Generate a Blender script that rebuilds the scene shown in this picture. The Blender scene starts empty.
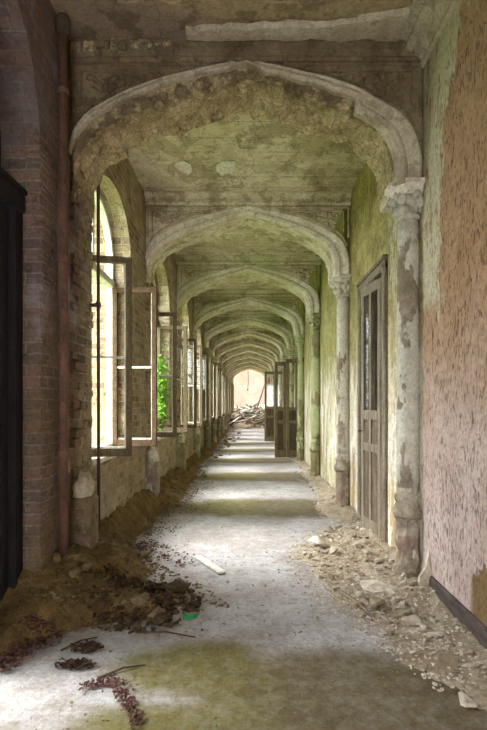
import bpy, bmesh, math, random
from mathutils import Vector, Matrix, noise
S = bpy.context.scene
COL = S.collection
R = random.Random(11)
PI = math.pi
EYE = 1.5

# ------------------------------------------------------------------ camera
cam = bpy.data.cameras.new('camera')
cam_ob = bpy.data.objects.new('camera', cam); COL.objects.link(cam_ob)
cam.sensor_width = 36.0; cam.lens = 498.0 / 730.0 * 36.0
cam.shift_x = -6.5 / 730.0; cam.shift_y = 40.0 / 730.0
cam.clip_start = 0.02; cam.clip_end = 300
cam_ob.location = (0, 0, EYE); cam_ob.rotation_euler = (PI / 2, 0, 0)
S.camera = cam_ob

# ------------------------------------------------------------------ world, sun, exposure
W = bpy.data.worlds.new('overcast_sky'); S.world = W; W.use_nodes = True
wn = W.node_tree; wn.nodes.clear()
wo = wn.nodes.new('ShaderNodeOutputWorld'); wb = wn.nodes.new('ShaderNodeBackground')
wb.inputs[0].default_value = (0.95, 0.985, 1.0, 1); wb.inputs[1].default_value = 4.2
wn.links.new(wb.outputs[0], wo.inputs[0])
sun = bpy.data.lights.new('hazy_sun', 'SUN'); sun.energy = 4.2; sun.angle = math.radians(38); sun.color = (1, 0.98, 0.95)
sun_ob = bpy.data.objects.new('hazy_sun', sun); COL.objects.link(sun_ob)
sun_ob.rotation_euler = Vector((0.70, -0.13, -0.80)).to_track_quat('-Z', 'Y').to_euler()
S.view_settings.view_transform = 'Standard'; S.view_settings.look = 'None'
S.view_settings.gamma = 1.0; S.view_settings.use_curve_mapping = False
S.view_settings.exposure = 1.66
try:
    S.cycles.use_denoising = True
    S.cycles.max_bounces = 12; S.cycles.diffuse_bounces = 8; S.cycles.transparent_max_bounces = 16
    S.cycles.sample_clamp_indirect = 6.0
except Exception:
    pass

BAY = 3.0; Y0 = 4.15; DEP = 0.5
XL, XR, XC = -1.5, 1.44, -0.03
CEIL = 4.53
NARCH = 11
YEND = Y0 + NARCH * BAY
OPEN_A, OPEN_B = 4.72 - Y0, 6.27 - Y0       # window opening inside a bay, from its arch's front
SILL, SPRING, APEX = 0.97, 3.38, 3.93

def portal(x, y, z, w, h):
    l = bpy.data.lights.new('daylight_opening', 'AREA'); l.shape = 'RECTANGLE'; l.size = h; l.size_y = w
    l.cycles.is_portal = True
    o = bpy.data.objects.new('daylight_opening', l); COL.objects.link(o)
    o.location = (x, y, z); o.rotation_euler = (0, -PI / 2, 0)
for k in range(-2, 6):
    portal(-2.05, Y0 + k * BAY + (OPEN_A + OPEN_B) / 2 + (0.0 if k >= 0 else 0.0), 2.4, OPEN_B - OPEN_A + 0.3, 3.2)

# ------------------------------------------------------------------ material toolkit
class Mat:
    def __init__(s, name, rough=0.9, spec=0.15):
        s.m = bpy.data.materials.new(name); s.m.use_nodes = True
        s.nt = s.m.node_tree; s.b = s.nt.nodes['Principled BSDF']
        s.b.inputs['Roughness'].default_value = rough
        s.b.inputs['Specular IOR Level'].default_value = spec
        g = s.n('ShaderNodeNewGeometry'); s.P = g.outputs['Position']; s.N = g.outputs['Normal']
        sp = s.n('ShaderNodeSeparateXYZ'); s.l(s.P, sp.inputs[0]); s.x, s.y, s.z = sp.outputs
    def n(s, t): return s.nt.nodes.new(t)
    def l(s, a, b): s.nt.links.new(a, b)
    def put(s, inp, v):
        if isinstance(v, (int, float)): inp.default_value = v
        elif isinstance(v, tuple): inp.default_value = v if len(v) == 4 or inp.type == 'VECTOR' else (*v, 1)
        else: s.l(v, inp)
    def math(s, op, a, b=0.0, clamp=False):
        n = s.n('ShaderNodeMath'); n.operation = op; n.use_clamp = clamp
        s.put(n.inputs[0], a); s.put(n.inputs[1], b); return n.outputs[0]
    def mix(s, f, a, b, mode='MIX'):
        n = s.n('ShaderNodeMix'); n.data_type = 'RGBA'; n.blend_type = mode
        s.put(n.inputs[0], f); s.put(n.inputs[6], a); s.put(n.inputs[7], b); return n.outputs[2]
    def mixf(s, f, a, b):
        n = s.n('ShaderNodeMix'); s.put(n.inputs[0], f); s.put(n.inputs[2], a); s.put(n.inputs[3], b); return n.outputs[0]
    def vec(s, x, y, z=0.0):
        n = s.n('ShaderNodeCombineXYZ'); s.put(n.inputs[0], x); s.put(n.inputs[1], y); s.put(n.inputs[2], z); return n.outputs[0]
    def n_shift(s, dy, dz):
        n = s.n('ShaderNodeVectorMath'); n.operation = 'ADD'; s.l(s.P, n.inputs[0]); n.inputs[1].default_value = (0, dy, dz); return n.outputs[0]
    def scale(s, v, sc):
        n = s.n('ShaderNodeVectorMath'); n.operation = 'MULTIPLY'; s.put(n.inputs[0], v); n.inputs[1].default_value = sc; return n.outputs[0]
    def noise(s, scale, v=None, detail=5, rough=0.6, dist=0.0, color=False):
        n = s.n('ShaderNodeTexNoise'); s.l(v or s.P, n.inputs['Vector']); n.inputs['Scale'].default_value = scale
        n.inputs['Detail'].default_value = detail; n.inputs['Roughness'].default_value = rough; n.inputs['Distortion'].default_value = dist
        return n.outputs[1] if color else n.outputs[0]
    def voro(s, scale, v=None, feature='DISTANCE_TO_EDGE', rnd=1.0):
        n = s.n('ShaderNodeTexVoronoi'); n.feature = feature; s.l(v or s.P, n.inputs['Vector'])
        n.inputs['Scale'].default_value = scale; n.inputs['Randomness'].default_value = rnd; return n.outputs[0] if feature == 'DISTANCE_TO_EDGE' else n
    def step(s, v, lo, hi):
        n = s.n('ShaderNodeMapRange'); n.interpolation_type = 'SMOOTHSTEP'
        s.put(n.inputs[0], v); s.put(n.inputs[1], lo); s.put(n.inputs[2], hi); return n.outputs[0]
    def boxuv(s):
        sn = s.n('ShaderNodeSeparateXYZ'); s.l(s.N, sn.inputs[0])
        ax = s.math('GREATER_THAN', s.math('ABSOLUTE', sn.outputs[0]), 0.6)
        az = s.math('GREATER_THAN', s.math('ABSOLUTE', sn.outputs[2]), 0.7)
        u = s.mixf(ax, s.x, s.y); v = s.mixf(az, s.z, s.x); u = s.mixf(az, u, s.y)
        return s.vec(u, v)
    def bump(s, h, strength=0.5, dist=0.02, prev=None):
        n = s.n('ShaderNodeBump'); n.inputs['Strength'].default_value = strength; n.inputs['Distance'].default_value = dist
        s.l(h, n.inputs['Height'])
        if prev is not None: s.l(prev, n.inputs['Normal'])
        return n.outputs[0]
    def out(s, color=None, bump=None, rough=None):
        if color is not None and not isinstance(color, tuple):       # fine grime on every surface
            g = s.math('ADD', s.math('MULTIPLY', s.step(s.noise(34, detail=5, rough=0.75), 0.38, 0.62), 0.6), s.math('MULTIPLY', s.step(s.noise(11, detail=6, rough=0.7), 0.36, 0.62), 0.4))
            color = s.mix(1.0, color, s.mix(g, (0.74, 0.72, 0.69), (1.15, 1.15, 1.15)), 'MULTIPLY')
        if color is not None: s.put(s.b.inputs['Base Color'], color)
        if bump is not None: s.l(bump, s.b.inputs['Normal'])
        if rough is not None: s.put(s.b.inputs['Roughness'], rough)
        return s.m

def c(r, g, b):      # sRGB 0-255 to linear
    f = lambda v: (v / 255 / 12.92) if v <= 10 else (((v / 255) + 0.055) / 1.055) ** 2.4
    return (f(r), f(g), f(b))

def mat_brick_wall():
    m = Mat('weathered_brick')
    uv = m.boxuv()
    wob = m.scale(m.noise(7, detail=3, color=True), (0.05, 0.035, 0))
    va = m.n('ShaderNodeVectorMath'); va.operation = 'ADD'; m.l(uv, va.inputs[0]); m.l(wob, va.inputs[1])
    br = m.n('ShaderNodeTexBrick'); m.l(va.outputs[0], br.inputs['Vector'])
    br.inputs['Scale'].default_value = 1.0; br.inputs['Brick Width'].default_value = 0.225; br.inputs['Row Height'].default_value = 0.082
    br.inputs['Mortar Size'].default_value = 0.008; br.inputs['Mortar Smooth'].default_value = 0.3; br.inputs['Bias'].default_value = 0.0
    br.inputs['Color1'].default_value = (*c(156, 122, 110), 1); br.inputs['Color2'].default_value = (*c(112, 100, 100), 1); br.inputs['Mortar'].default_value = (*c(156, 148, 138), 1)
    far = br.outputs[0]
    big = m.noise(1.3, detail=6); fine = m.noise(16, detail=6, rough=0.7)
    near = m.step(m.math('ADD', m.y, m.math('MULTIPLY', big, 0.3)), 4.62, 4.42)
    b2 = m.n('ShaderNodeTexBrick'); m.l(va.outputs[0], b2.inputs['Vector'])
    for k, v in (('Scale', 1.0), ('Brick Width', 0.225), ('Row Height', 0.082), ('Mortar Size', 0.008), ('Mortar Smooth', 0.3)): b2.inputs[k].default_value = v
    b2.inputs['Color1'].default_value = (*c(182, 162, 130), 1); b2.inputs['Color2'].default_value = (*c(128, 108, 90), 1); b2.inputs['Mortar'].default_value = (*c(186, 174, 150), 1)
    col = m.mix(near, b2.outputs[0], far)
    # ochre render dust and leftover plaster
    dust = m.step(m.math('ADD', m.math('MULTIPLY', big, 0.75), m.math('MULTIPLY', fine, 0.35)), 0.44, 0.62)
    dcol = m.mix(m.step(m.noise(3.1, detail=7), 0.35, 0.65), c(164, 148, 116), c(206, 195, 170))
    dcol_near = m.mix(m.step(m.noise(2.3, detail=6), 0.4, 0.6), c(128, 118, 118), c(124, 96, 84))
    dcol_near = m.mix(m.step(m.math('ADD', m.z, m.math('MULTIPLY', m.noise(1.5), 1.5)), 3.4, 2.2), dcol_near, c(140, 120, 86))
    dcol = m.mix(near, dcol, dcol_near)
    col = m.mix(m.math('MULTIPLY', dust, m.mixf(near, 0.62, 0.8)), col, dcol)
    # whitish bloom on the near bricks and dark soot
    bloom = m.math('MULTIPLY', m.step(m.noise(2.4, detail=4), 0.55, 0.72), near)
    col = m.mix(m.math('MULTIPLY', bloom, 0.55), col, c(178, 170, 178))
    soot = m.step(m.noise(5.0, detail=8, rough=0.75), 0.55, 0.66)
    col = m.mix(m.math('MULTIPLY', soot, m.mixf(near, 0.72, 0.6)), col, c(74, 60, 46))
    white = m.step(m.noise(3.7, m.scale(m.P, (1, 1, 0.5)), detail=6), 0.66, 0.69)
    col = m.mix(m.math('MULTIPLY', white, 0.7), col, c(206, 198, 178))
    h = m.math('ADD', m.math('MULTIPLY', br.outputs[1], -0.6), m.math('MULTIPLY', fine, 0.9))
    return m.out(col, m.bump(h, 1.0, 0.05))

def mat_right_wall():
    m = Mat('peeling_painted_plaster')
    stretched = m.scale(m.P, (1, 1, 0.30)); thin = m.scale(m.P, (1, 1, 0.17))
    n1 = m.noise(22, stretched, detail=7, rough=0.72); n0 = m.noise(1.6, detail=5)
    dash = m.math('ADD', m.noise(48, m.scale(m.P, (1, 1, 0.3)), detail=6, rough=0.66, dist=0.5), m.math('MULTIPLY', m.math('SUBTRACT', m.noise(3.2, detail=4), 0.5), 0.22))
    hi = m.step(m.math('ADD', m.z, m.math('MULTIPLY', n0, 1.4)), 1.3, 3.1)
    pink = m.mix(hi, c(190, 170, 164), c(180, 148, 120))
    pink = m.mix(m.math('MULTIPLY', m.step(m.noise(3.5, stretched, detail=7), 0.42, 0.66), 0.6), pink, m.mix(hi, c(212, 200, 194), c(164, 128, 98)))
    # bays beyond the first arch: ochre above, chalky below, algae green further on, with green foliage light painted in
    yel = m.mix(m.step(m.noise(2.6, detail=6), 0.35, 0.65), c(190, 178, 124), c(150, 138, 94))
    low = m.mix(m.step(m.noise(3.2, stretched, detail=6), 0.4, 0.62), c(222, 212, 184), c(178, 156, 116))
    h2 = m.step(m.math('ADD', m.z, m.math('MULTIPLY', m.noise(1.1), 1.6)), 2.2, 3.5)
    bay = m.mix(h2, low, yel)
    alg_light = m.math('MULTIPLY', m.step(m.y, 6.3, 9.0), m.step(m.y, 24, 12))
    alg_light = m.math('MULTIPLY', alg_light, m.step(m.noise(1.7, stretched, detail=5), 0.25, 0.7))
    bay = m.mix(m.math('MULTIPLY', alg_light, 0.5), bay, c(154, 166, 88))
    second = m.step(m.y, 4.1, 4.2)
    col = m.mix(second, pink, bay)
    # pale green-white strip beside the first arch and along the top
    edge = m.math('ADD', m.step(m.math('ADD', m.math('ADD', m.y, m.math('MULTIPLY', m.step(m.z, 3.2, 4.6), 0.45)), m.math('MULTIPLY', m.noise(4.5, stretched, detail=8, rough=0.7), 0.65)), 4.08, 4.10),
                  m.math('MULTIPLY', m.step(m.z, 3.9, 4.3), m.step(n1, 0.52, 0.55)), True)
    edge = m.math('MULTIPLY', edge, m.step(m.math('ADD', m.z, m.math('MULTIPLY', m.noise(3), 1.6)), 2.9, 3.3))
    flakes = m.math('MULTIPLY', m.step(m.noise(9, stretched, detail=7, rough=0.7), 0.48, 0.52), 0.85)
    edge = m.math('MULTIPLY', edge, m.mixf(second, 1.0, flakes))
    edge = m.math('MULTIPLY', edge, m.step(m.y, 5.3, 5.1))
    col = m.mix(m.math('MULTIPLY', edge, m.step(m.noise(13, stretched, detail=7, rough=0.7), 0.60, 0.57)), col, m.mix(m.noise(9, stretched), c(190, 184, 156), c(210, 202, 180)))
    whites = m.math('MULTIPLY', m.math('MULTIPLY', second, m.step(m.z, 2.6, 1.6)), m.step(m.noise(6, stretched, detail=7), 0.5, 0.54))
    col = m.mix(whites, col, c(226, 220, 206))
    # flaked spots: bare plaster, curled chips
    bare = m.step(n1, 0.60, 0.64)
    col = m.mix(m.math('MULTIPLY', bare, 0.7), col, m.mix(second, c(118, 84, 62), c(128, 108, 64)))
    chip = m.step(m.noise(34, m.scale(m.P, (1, 1, 0.5)), detail=5, rough=0.7), 0.67, 0.70)
    col = m.mix(m.math('MULTIPLY', chip, 0.8), col, c(214, 206, 176))
    dk = m.step(dash, 0.575, 0.62); lt = m.step(m.noise(48, m.scale(m.n_shift(0.006, 0.012), (1, 1, 0.3)), detail=6, rough=0.66, dist=0.5), 0.59, 0.63)
    lit = m.math('MULTIPLY', lt, m.step(m.noise(7, detail=5), 0.5, 0.62))
    col = m.mix(m.math('MULTIPLY', m.math('MULTIPLY', dk, m.mixf(second, 0.6, 0.45)), m.math('SUBTRACT', 1.0, m.math('MULTIPLY', edge, 0.85))), col, c(74, 54, 42))
    col = m.mix(m.math('MULTIPLY', lit, 0.7), col, c(206, 190, 168))
    fib = m.step(m.noise(26, m.scale(m.P, (1, 1, 0.55)), detail=8, rough=0.75), 0.5, 0.62)
    col = m.mix(m.math('MULTIPLY', m.math('MULTIPLY', fib, second), m.math('MULTIPLY', h2, 0.65)), col, c(92, 82, 44))
    q = m.math('ADD', m.math('ADD', m.math('MULTIPLY', m.step(m.y, 3.02, 3.24), 0.32), m.step(m.z, 0.2, 0.85)), m.math('MULTIPLY', m.math('SUBTRACT', m.noise(7, detail=6), 0.5), 0.55))
    col = m.mix(m.math('MULTIPLY', m.step(q, 0.50, 0.47), m.step(m.y, 3.27, 3.2)), col, m.mix(m.noise(12), c(150, 124, 88), c(110, 88, 60)))
    h = m.math('ADD', m.math('MULTIPLY', dk, -0.7), m.math('ADD', m.math('MULTIPLY', bare, -0.5), m.math('MULTIPLY', n1, 0.9)))
    return m.out(col, m.bump(h, 0.9, 0.014))

def mat_plaster(name, a, b, stain, amount=0.5, green=0.0, rough_h=0.012, sc=1.0):
    m = Mat(name)
    col = m.mix(m.step(m.noise(2.2 * sc, detail=7), 0.35, 0.65), a, b)
    st = m.math('MAXIMUM', m.step(m.noise(3.6 * sc, detail=9, rough=0.68), 0.545, 0.575), m.math('MULTIPLY', m.step(m.noise(9 * sc, detail=7, rough=0.72), 0.54, 0.62), 0.7))
    col = m.mix(m.math('MULTIPLY', st, amount), col, stain)
    if green > 0:
        g = m.math('MULTIPLY', m.step(m.y, 6.0, 10.0), m.step(m.y, 24.0, 12.0))
        g = m.math('MULTIPLY', g, m.step(m.noise(1.4, detail=4), 0.3, 0.62))
        col = m.mix(m.math('MULTIPLY', g, green), col, c(150, 176, 66))
    fine = m.noise(30 * sc, detail=6, rough=0.7)
    h = m.math('ADD', m.math('MULTIPLY', st, -0.6), fine)
    return m.out(col, m.bump(h, 0.7, rough_h))

def mat_column():
    m = Mat('flaking_column_paint')
    n = m.noise(3.4, m.scale(m.P, (1, 1, 0.45)), detail=8, rough=0.62)
    nz = m.math('ADD', n, m.math('MULTIPLY', m.step(m.z, 1.6, 0.4), 0.10)); peel = m.step(nz, 0.545, 0.56)
    col = m.mix(m.noise(6), c(204, 200, 190), c(182, 178, 160))
    g = m.math('MULTIPLY', m.step(m.y, 7.3, 10.0), m.step(m.y, 26, 14))
    col = m.mix(m.math('MULTIPLY', g, 0.6), col, m.mix(m.noise(2), c(172, 184, 112), c(140, 158, 80)))
    under = m.mix(m.step(m.noise(7, detail=6), 0.35, 0.65), c(170, 160, 144), c(132, 120, 102))
    under = m.mix(m.math('MULTIPLY', g, 0.5), under, c(120, 128, 60))
    col = m.mix(peel, col, under)
    red = m.math('MULTIPLY', m.step(m.z, 0.56, 0.5), m.step(m.noise(5, detail=7), 0.5, 0.62))
    col = m.mix(m.math('MULTIPLY', red, 0.7), col, c(132, 106, 98))
    fine = m.noise(40, detail=5)
    h = m.math('ADD', m.math('MULTIPLY', peel, -1.0), m.math('MULTIPLY', fine, 0.5))
    return m.out(col, m.bump(h, 0.8, 0.01))

def mat_ceiling():
    m = Mat('stained_ceiling_plaster')
    col = m.mix(m.step(m.noise(1.1, detail=7, dist=0.6), 0.35, 0.66), c(228, 221, 198), c(194, 183, 154))
    col = m.mix(m.math('MULTIPLY', m.step(m.noise(2.7, detail=8, rough=0.7), 0.5, 0.66), 0.7), col, c(150, 134, 106))
    col = m.mix(m.math('MULTIPLY', m.step(m.noise(1.9, m.scale(m.P, (1.6, 1, 1)), detail=5), 0.56, 0.7), 0.6), col, c(206, 202, 170))
    lay = m.step(m.noise(2.1, m.scale(m.P, (1.2, 0.8, 1)), detail=8, rough=0.62), 0.53, 0.545)
    col = m.mix(m.math('MULTIPLY', lay, 0.6), col, m.mix(m.noise(6, detail=6), c(172, 158, 124), c(150, 136, 104)))
    bat = m.math('MULTIPLY', m.step(m.math('ABSOLUTE', m.math('SUBTRACT', m.math('FRACT', m.math('MULTIPLY', m.y, 3.1)), 0.5)), 0.06, 0.0), m.step(m.noise(1.8, detail=4), 0.4, 0.55))
    col = m.mix(m.math('MULTIPLY', bat, 0.4), col, c(100, 88, 62))
    gr = m.math('MULTIPLY', m.step(m.noise(1.5, m.scale(m.P, (1, 1, 3)), detail=5), 0.55, 0.7), m.step(m.x, -0.3, 1.0))
    col = m.mix(m.math('MULTIPLY', gr, 0.3), col, c(150, 150, 92))
    w = m.voro(3.2, feature='F1'); 
    crack = m.voro(1.7, m.vec(m.math('ADD', m.x, m.noise(3)), m.math('ADD', m.y, m.noise(4)), 0.0))
    col = m.mix(m.math('MULTIPLY', m.step(crack, 0.018, 0.0), 0.5), col, c(86, 72, 48))
    front = m.step(m.y, 4.3, 4.1)
    fc = m.mix(m.step(m.noise(1.6, m.scale(m.P, (0.5, 1.4, 1)), detail=7), 0.42, 0.6), c(160, 144, 128), c(170, 154, 122))
    fc = m.mix(m.math('MULTIPLY', m.step(m.noise(5, detail=7), 0.5, 0.6), 0.6), fc, c(108, 92, 74))
    col = m.mix(front, col, fc)
    h = m.math('ADD', m.noise(9, detail=8, rough=0.65), m.math('MULTIPLY', m.step(crack, 0.0, 0.03), 0.3))
    return m.out(col, m.bump(h, 0.8, 0.03))

def mat_rough_stone():
    m = Mat('exposed_rubble_masonry')
    st = m.scale(m.P, (1.0, 0.55, 1.0))
    e = m.voro(15, m.vec(m.math('ADD', m.x, m.math('MULTIPLY', m.noise(8), 0.12)), m.math('MULTIPLY', m.y, 0.7), m.math('ADD', m.z, m.math('MULTIPLY', m.noise(9), 0.12))))
    col = m.mix(m.step(m.noise(6, st, detail=8, rough=0.7), 0.35, 0.65), c(228, 210, 168), c(190, 170, 130))
    col = m.mix(m.math('MULTIPLY', m.step(m.noise(11, st, detail=8, rough=0.75), 0.53, 0.60), 0.5), col, c(104, 86, 64))
    rim = m.math('MULTIPLY', m.step(m.y, 4.30, 4.16), m.step(m.noise(9, detail=6), 0.42, 0.54))
    col = m.mix(m.math('MULTIPLY', rim, 0.6), col, c(84, 66, 54))
    col = m.mix(m.math('MULTIPLY', m.step(e, 0.05, 0.0), 0.3), col, c(96, 80, 60))
    h = m.math('ADD', m.math('MULTIPLY', m.step(e, 0.0, 0.12), 0.25), m.noise(17, st, detail=8, rough=0.75))
    return m.out(col, m.bump(h, 1.0, 0.05))

def mat_floor():
    m = Mat('dusty_stone_floor', 0.92)
    base = m.mix(m.step(m.noise(1.2, detail=7), 0.35, 0.65), c(183, 182, 184), c(154, 150, 147))
    base = m.mix(m.math('MULTIPLY', m.step(m.noise(7, detail=8, rough=0.75), 0.5, 0.64), 0.6), base, c(134, 124, 110))
    grit = m.noise(55, detail=5, rough=0.8)
    base = m.mix(m.math('MULTIPLY', m.step(grit, 0.58, 0.66), 0.6), base, c(104, 90, 72))
    base = m.mix(m.math('MULTIPLY', m.step(m.noise(80, detail=3), 0.66, 0.7), 0.6), base, c(222, 218, 208))
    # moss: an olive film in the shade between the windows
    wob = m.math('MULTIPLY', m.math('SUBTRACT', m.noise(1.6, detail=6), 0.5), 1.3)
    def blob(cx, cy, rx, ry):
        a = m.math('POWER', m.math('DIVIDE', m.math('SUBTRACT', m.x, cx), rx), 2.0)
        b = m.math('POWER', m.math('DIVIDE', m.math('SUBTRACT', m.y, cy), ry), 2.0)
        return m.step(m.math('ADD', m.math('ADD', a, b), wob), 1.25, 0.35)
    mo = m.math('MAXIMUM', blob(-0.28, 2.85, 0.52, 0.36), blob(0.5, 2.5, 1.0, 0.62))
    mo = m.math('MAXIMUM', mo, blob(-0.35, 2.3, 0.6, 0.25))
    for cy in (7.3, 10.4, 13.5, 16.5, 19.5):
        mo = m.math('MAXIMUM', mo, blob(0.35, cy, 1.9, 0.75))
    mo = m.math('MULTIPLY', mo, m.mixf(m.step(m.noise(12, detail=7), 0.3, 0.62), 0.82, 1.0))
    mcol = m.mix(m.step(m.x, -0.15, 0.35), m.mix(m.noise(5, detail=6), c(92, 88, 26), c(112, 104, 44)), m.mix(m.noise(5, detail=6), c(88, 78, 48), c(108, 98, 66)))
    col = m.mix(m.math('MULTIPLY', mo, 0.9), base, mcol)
    # faint geometric tiles showing through at the front
    tv = m.vec(m.math('MULTIPLY', m.math('ADD', m.x, m.y), 5.2), m.math('MULTIPLY', m.math('SUBTRACT', m.x, m.y), 5.2), 0.0)
    ch = m.n('ShaderNodeTexChecker'); m.l(tv, ch.inputs[0]); ch.inputs['Scale'].default_value = 1.0
    tm = m.math('MULTIPLY', m.math('MULTIPLY', m.step(m.noise(2.4, detail=5), 0.42, 0.6), m.step(m.y, 3.3, 2.6)), m.step(m.x, -0.5, 0.1))
    col = m.mix(m.math('MULTIPLY', m.math('MULTIPLY', tm, ch.outputs[1]), 0.35), col, c(70, 62, 40))
    h = m.math('ADD', m.noise(14, detail=8, rough=0.7), m.math('MULTIPLY', grit, 0.5))
    return m.out(col, m.bump(h, 0.7, 0.02))

def mat_simple(name, a, b, sc=6, rough=0.85, bump=0.5, dist=0.008, stretch=(1, 1, 1), dark=None, spec=0.2):
    m = Mat(name, rough, spec)
    v = m.scale(m.P, stretch)
    col = m.mix(m.step(m.noise(sc, v, detail=7, rough=0.65), 0.32, 0.68), a, b)
    if dark: col = m.mix(m.math('MULTIPLY', m.step(m.noise(sc * 2.7, v, detail=7, rough=0.7), 0.55, 0.66), 0.65), col, dark)
    return m.out(col, m.bump(m.noise(sc * 5, v, detail=6, rough=0.7), bump, dist))

def mat_chunk(name, a, b):
    m = Mat(name, 0.95)
    oi = m.n('ShaderNodeObjectInfo')
    col = m.mix(oi.outputs['Random'], a, b)
    col = m.mix(m.math('MULTIPLY', m.step(m.noise(14, detail=6), 0.45, 0.66), 0.45), col, c(112, 96, 74))
    return m.out(col, m.bump(m.noise(40, detail=5), 0.6, 0.01))

def mat_glass():
    m = bpy.data.materials.new('dusty_window_glass'); m.use_nodes = True; nt = m.node_tree; nt.nodes.clear()
    o = nt.nodes.new('ShaderNodeOutputMaterial'); t = nt.nodes.new('ShaderNodeBsdfTransparent'); g = nt.nodes.new('ShaderNodeBsdfGlossy')
    d = nt.nodes.new('ShaderNodeBsdfDiffuse'); d.inputs[0].default_value = (*c(170, 165, 140), 1)
    g.inputs['Roughness'].default_value = 0.03
    a = nt.nodes.new('ShaderNodeMixShader'); a.inputs[0].default_value = 0.035; nt.links.new(t.outputs[0], a.inputs[1]); nt.links.new(g.outputs[0], a.inputs[2])
    b = nt.nodes.new('ShaderNodeMixShader'); b.inputs[0].default_value = 0.012; nt.links.new(a.outputs[0], b.inputs[1]); nt.links.new(d.outputs[0], b.inputs[2])
    nt.links.new(b.outputs[0], o.inputs[0]); return m

BRICK = mat_brick_wall(); RWALL = mat_right_wall(); CEILM = mat_ceiling(); STONE = mat_rough_stone(); FLOORM = mat_floor(); COLM = mat_column()
ARCHM = mat_plaster('cracked_arch_plaster', c(226, 219, 200), c(202, 191, 164), c(140, 122, 94), 0.6, 0.35)
MOULD = mat_plaster('pale_moulding_plaster', c(236, 230, 220), c(214, 206, 188), c(146, 130, 104), 0.32, 0.4)
DUSKY = mat_plaster('grey_brown_plaster', c(138, 122, 98), c(114, 98, 76), c(80, 68, 52), 0.5)
PALEM = mat_plaster('pale_front_plaster', c(206, 197, 178), c(184, 172, 148), c(116, 100, 76), 0.35)
SPAN = mat_plaster('spandrel_plaster', c(204, 192, 168), c(180, 166, 138), c(130, 114, 88), 0.5, 0.3)
ENDW = mat_plaster('sunlit_pale_wall', c(118, 103, 92), c(108, 92, 80), c(96, 82, 70), 0.3, sc=0.4)
ENDF = mat_plaster('pinkish_end_wall', c(206, 186, 150), c(186, 164, 126), c(150, 130, 98), 0.4)
WOODG = mat_simple('weathered_grey_wood', c(148, 138, 120), c(108, 97, 82), 8, 0.8, 0.6, 0.006, (4, 4, 0.35), c(66, 54, 46))
WOODD = mat_simple('dark_painted_wood', c(134, 120, 92), c(104, 92, 70), 8, 0.7, 0.5, 0.006, (4, 4, 0.35), c(58, 48, 38))
PANELG = mat_simple('shade_toned_panel_wood', c(122, 108, 92), c(88, 75, 62), 8, 0.85, 0.6, 0.006, (4, 4, 0.35), c(60, 48, 38))  # darker copy of the grey door wood; recess shade put into the colour
PANELD = mat_simple('dark_shade_toned_panel_wood', c(96, 84, 64), c(72, 62, 48), 8, 0.75, 0.5, 0.006, (4, 4, 0.35), c(48, 40, 32))  # same for the dark doors: panel shade painted as a darker tone
WOODK = mat_simple('blackened_wood', c(44, 40, 44), c(32, 28, 30), 7, 0.75, 0.5, 0.006, (4, 4, 0.35))
BASEW = mat_simple('dusty_dark_baseboard', c(94, 84, 80), c(70, 62, 60), 8, 0.85, 0.5, 0.006, (2, 0.5, 4), c(46, 40, 38))
WOODB = mat_simple('old_brown_wood', c(104, 84, 62), c(76, 60, 46), 9, 0.85, 0.6, 0.006, (3, 1, 3), c(60, 46, 38))
SASH = mat_simple('greyed_casement_wood', c(128, 114, 90), c(98, 88, 66), 7, 0.8, 0.5, 0.005, (4, 4, 0.5), c(74, 62, 46))
WHITEW = mat_simple('chalky_white_paint', c(232, 232, 224), c(206, 206, 190), 7, 0.7, 0.4, 0.004, (4, 4, 0.5), c(150, 140, 112))
RUST = mat_simple('rusty_iron', c(118, 88, 74), c(88, 66, 56), 10, 0.75, 0.5, 0.004, (1, 1, 0.4), c(56, 40, 36), 0.3)
IRON = mat_simple('dark_iron', c(88, 72, 58), c(62, 50, 42), 14, 0.7, 0.4, 0.003, (1, 1, 0.5), None, 0.35)
EARTH = mat_simple('ochre_earth', c(146, 122, 78), c(108, 90, 58), 3.5, 0.97, 1.0, 0.05, (1, 1, 1), c(58, 48, 36))
GRIT = mat_simple('rubble_grit', c(176, 166, 148), c(146, 132, 110), 5, 0.97, 1.0, 0.02, (1, 1, 1), c(112, 96, 70))
RUBD = mat_simple('grey_rubble', c(128, 116, 100), c(92, 82, 70), 5, 0.97, 1.0, 0.03, (1, 1, 1), c(58, 50, 42))
CH_PL = mat_chunk('plaster_lump', c(204, 196, 182), c(138, 124, 104))
CH_BR = mat_chunk('brick_lump', c(150, 120, 102), c(112, 94, 78))
CH_DK = mat_chunk('dark_clod', c(84, 68, 46), c(52, 42, 34))
CH_ST = mat_chunk('stone_lump', c(132, 116, 86), c(104, 92, 70))
LEAFD = mat_chunk('dead_leaf_brown', c(96, 64, 62), c(96, 64, 62))
LEAFK = mat_chunk('dead_leaf_dark', c(66, 46, 40), c(66, 46, 40))
LEAFG = mat_simple('fresh_green_leaf', c(128, 178, 40), c(84, 140, 30), 9, 0.5, 0.2, 0.003, (1, 1, 1), None, 0.4)
LEAFG.node_tree.nodes['Principled BSDF'].inputs['Subsurface Weight'].default_value = 0.0
GREENP = mat_simple('green_plastic', c(40, 150, 84), c(30, 120, 66), 9, 0.4, 0.1, 0.002)
GLASS = mat_glass()
GRASS = mat_simple('overgrown_ground', c(104, 128, 56), c(84, 100, 50), 2, 0.95, 0.8, 0.03)
DARKR = mat_simple('unlit_room_plaster', c(46, 40, 34), c(36, 32, 28), 3)  # near-black plaster; the darkness of the rooms is put into its colour

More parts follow.
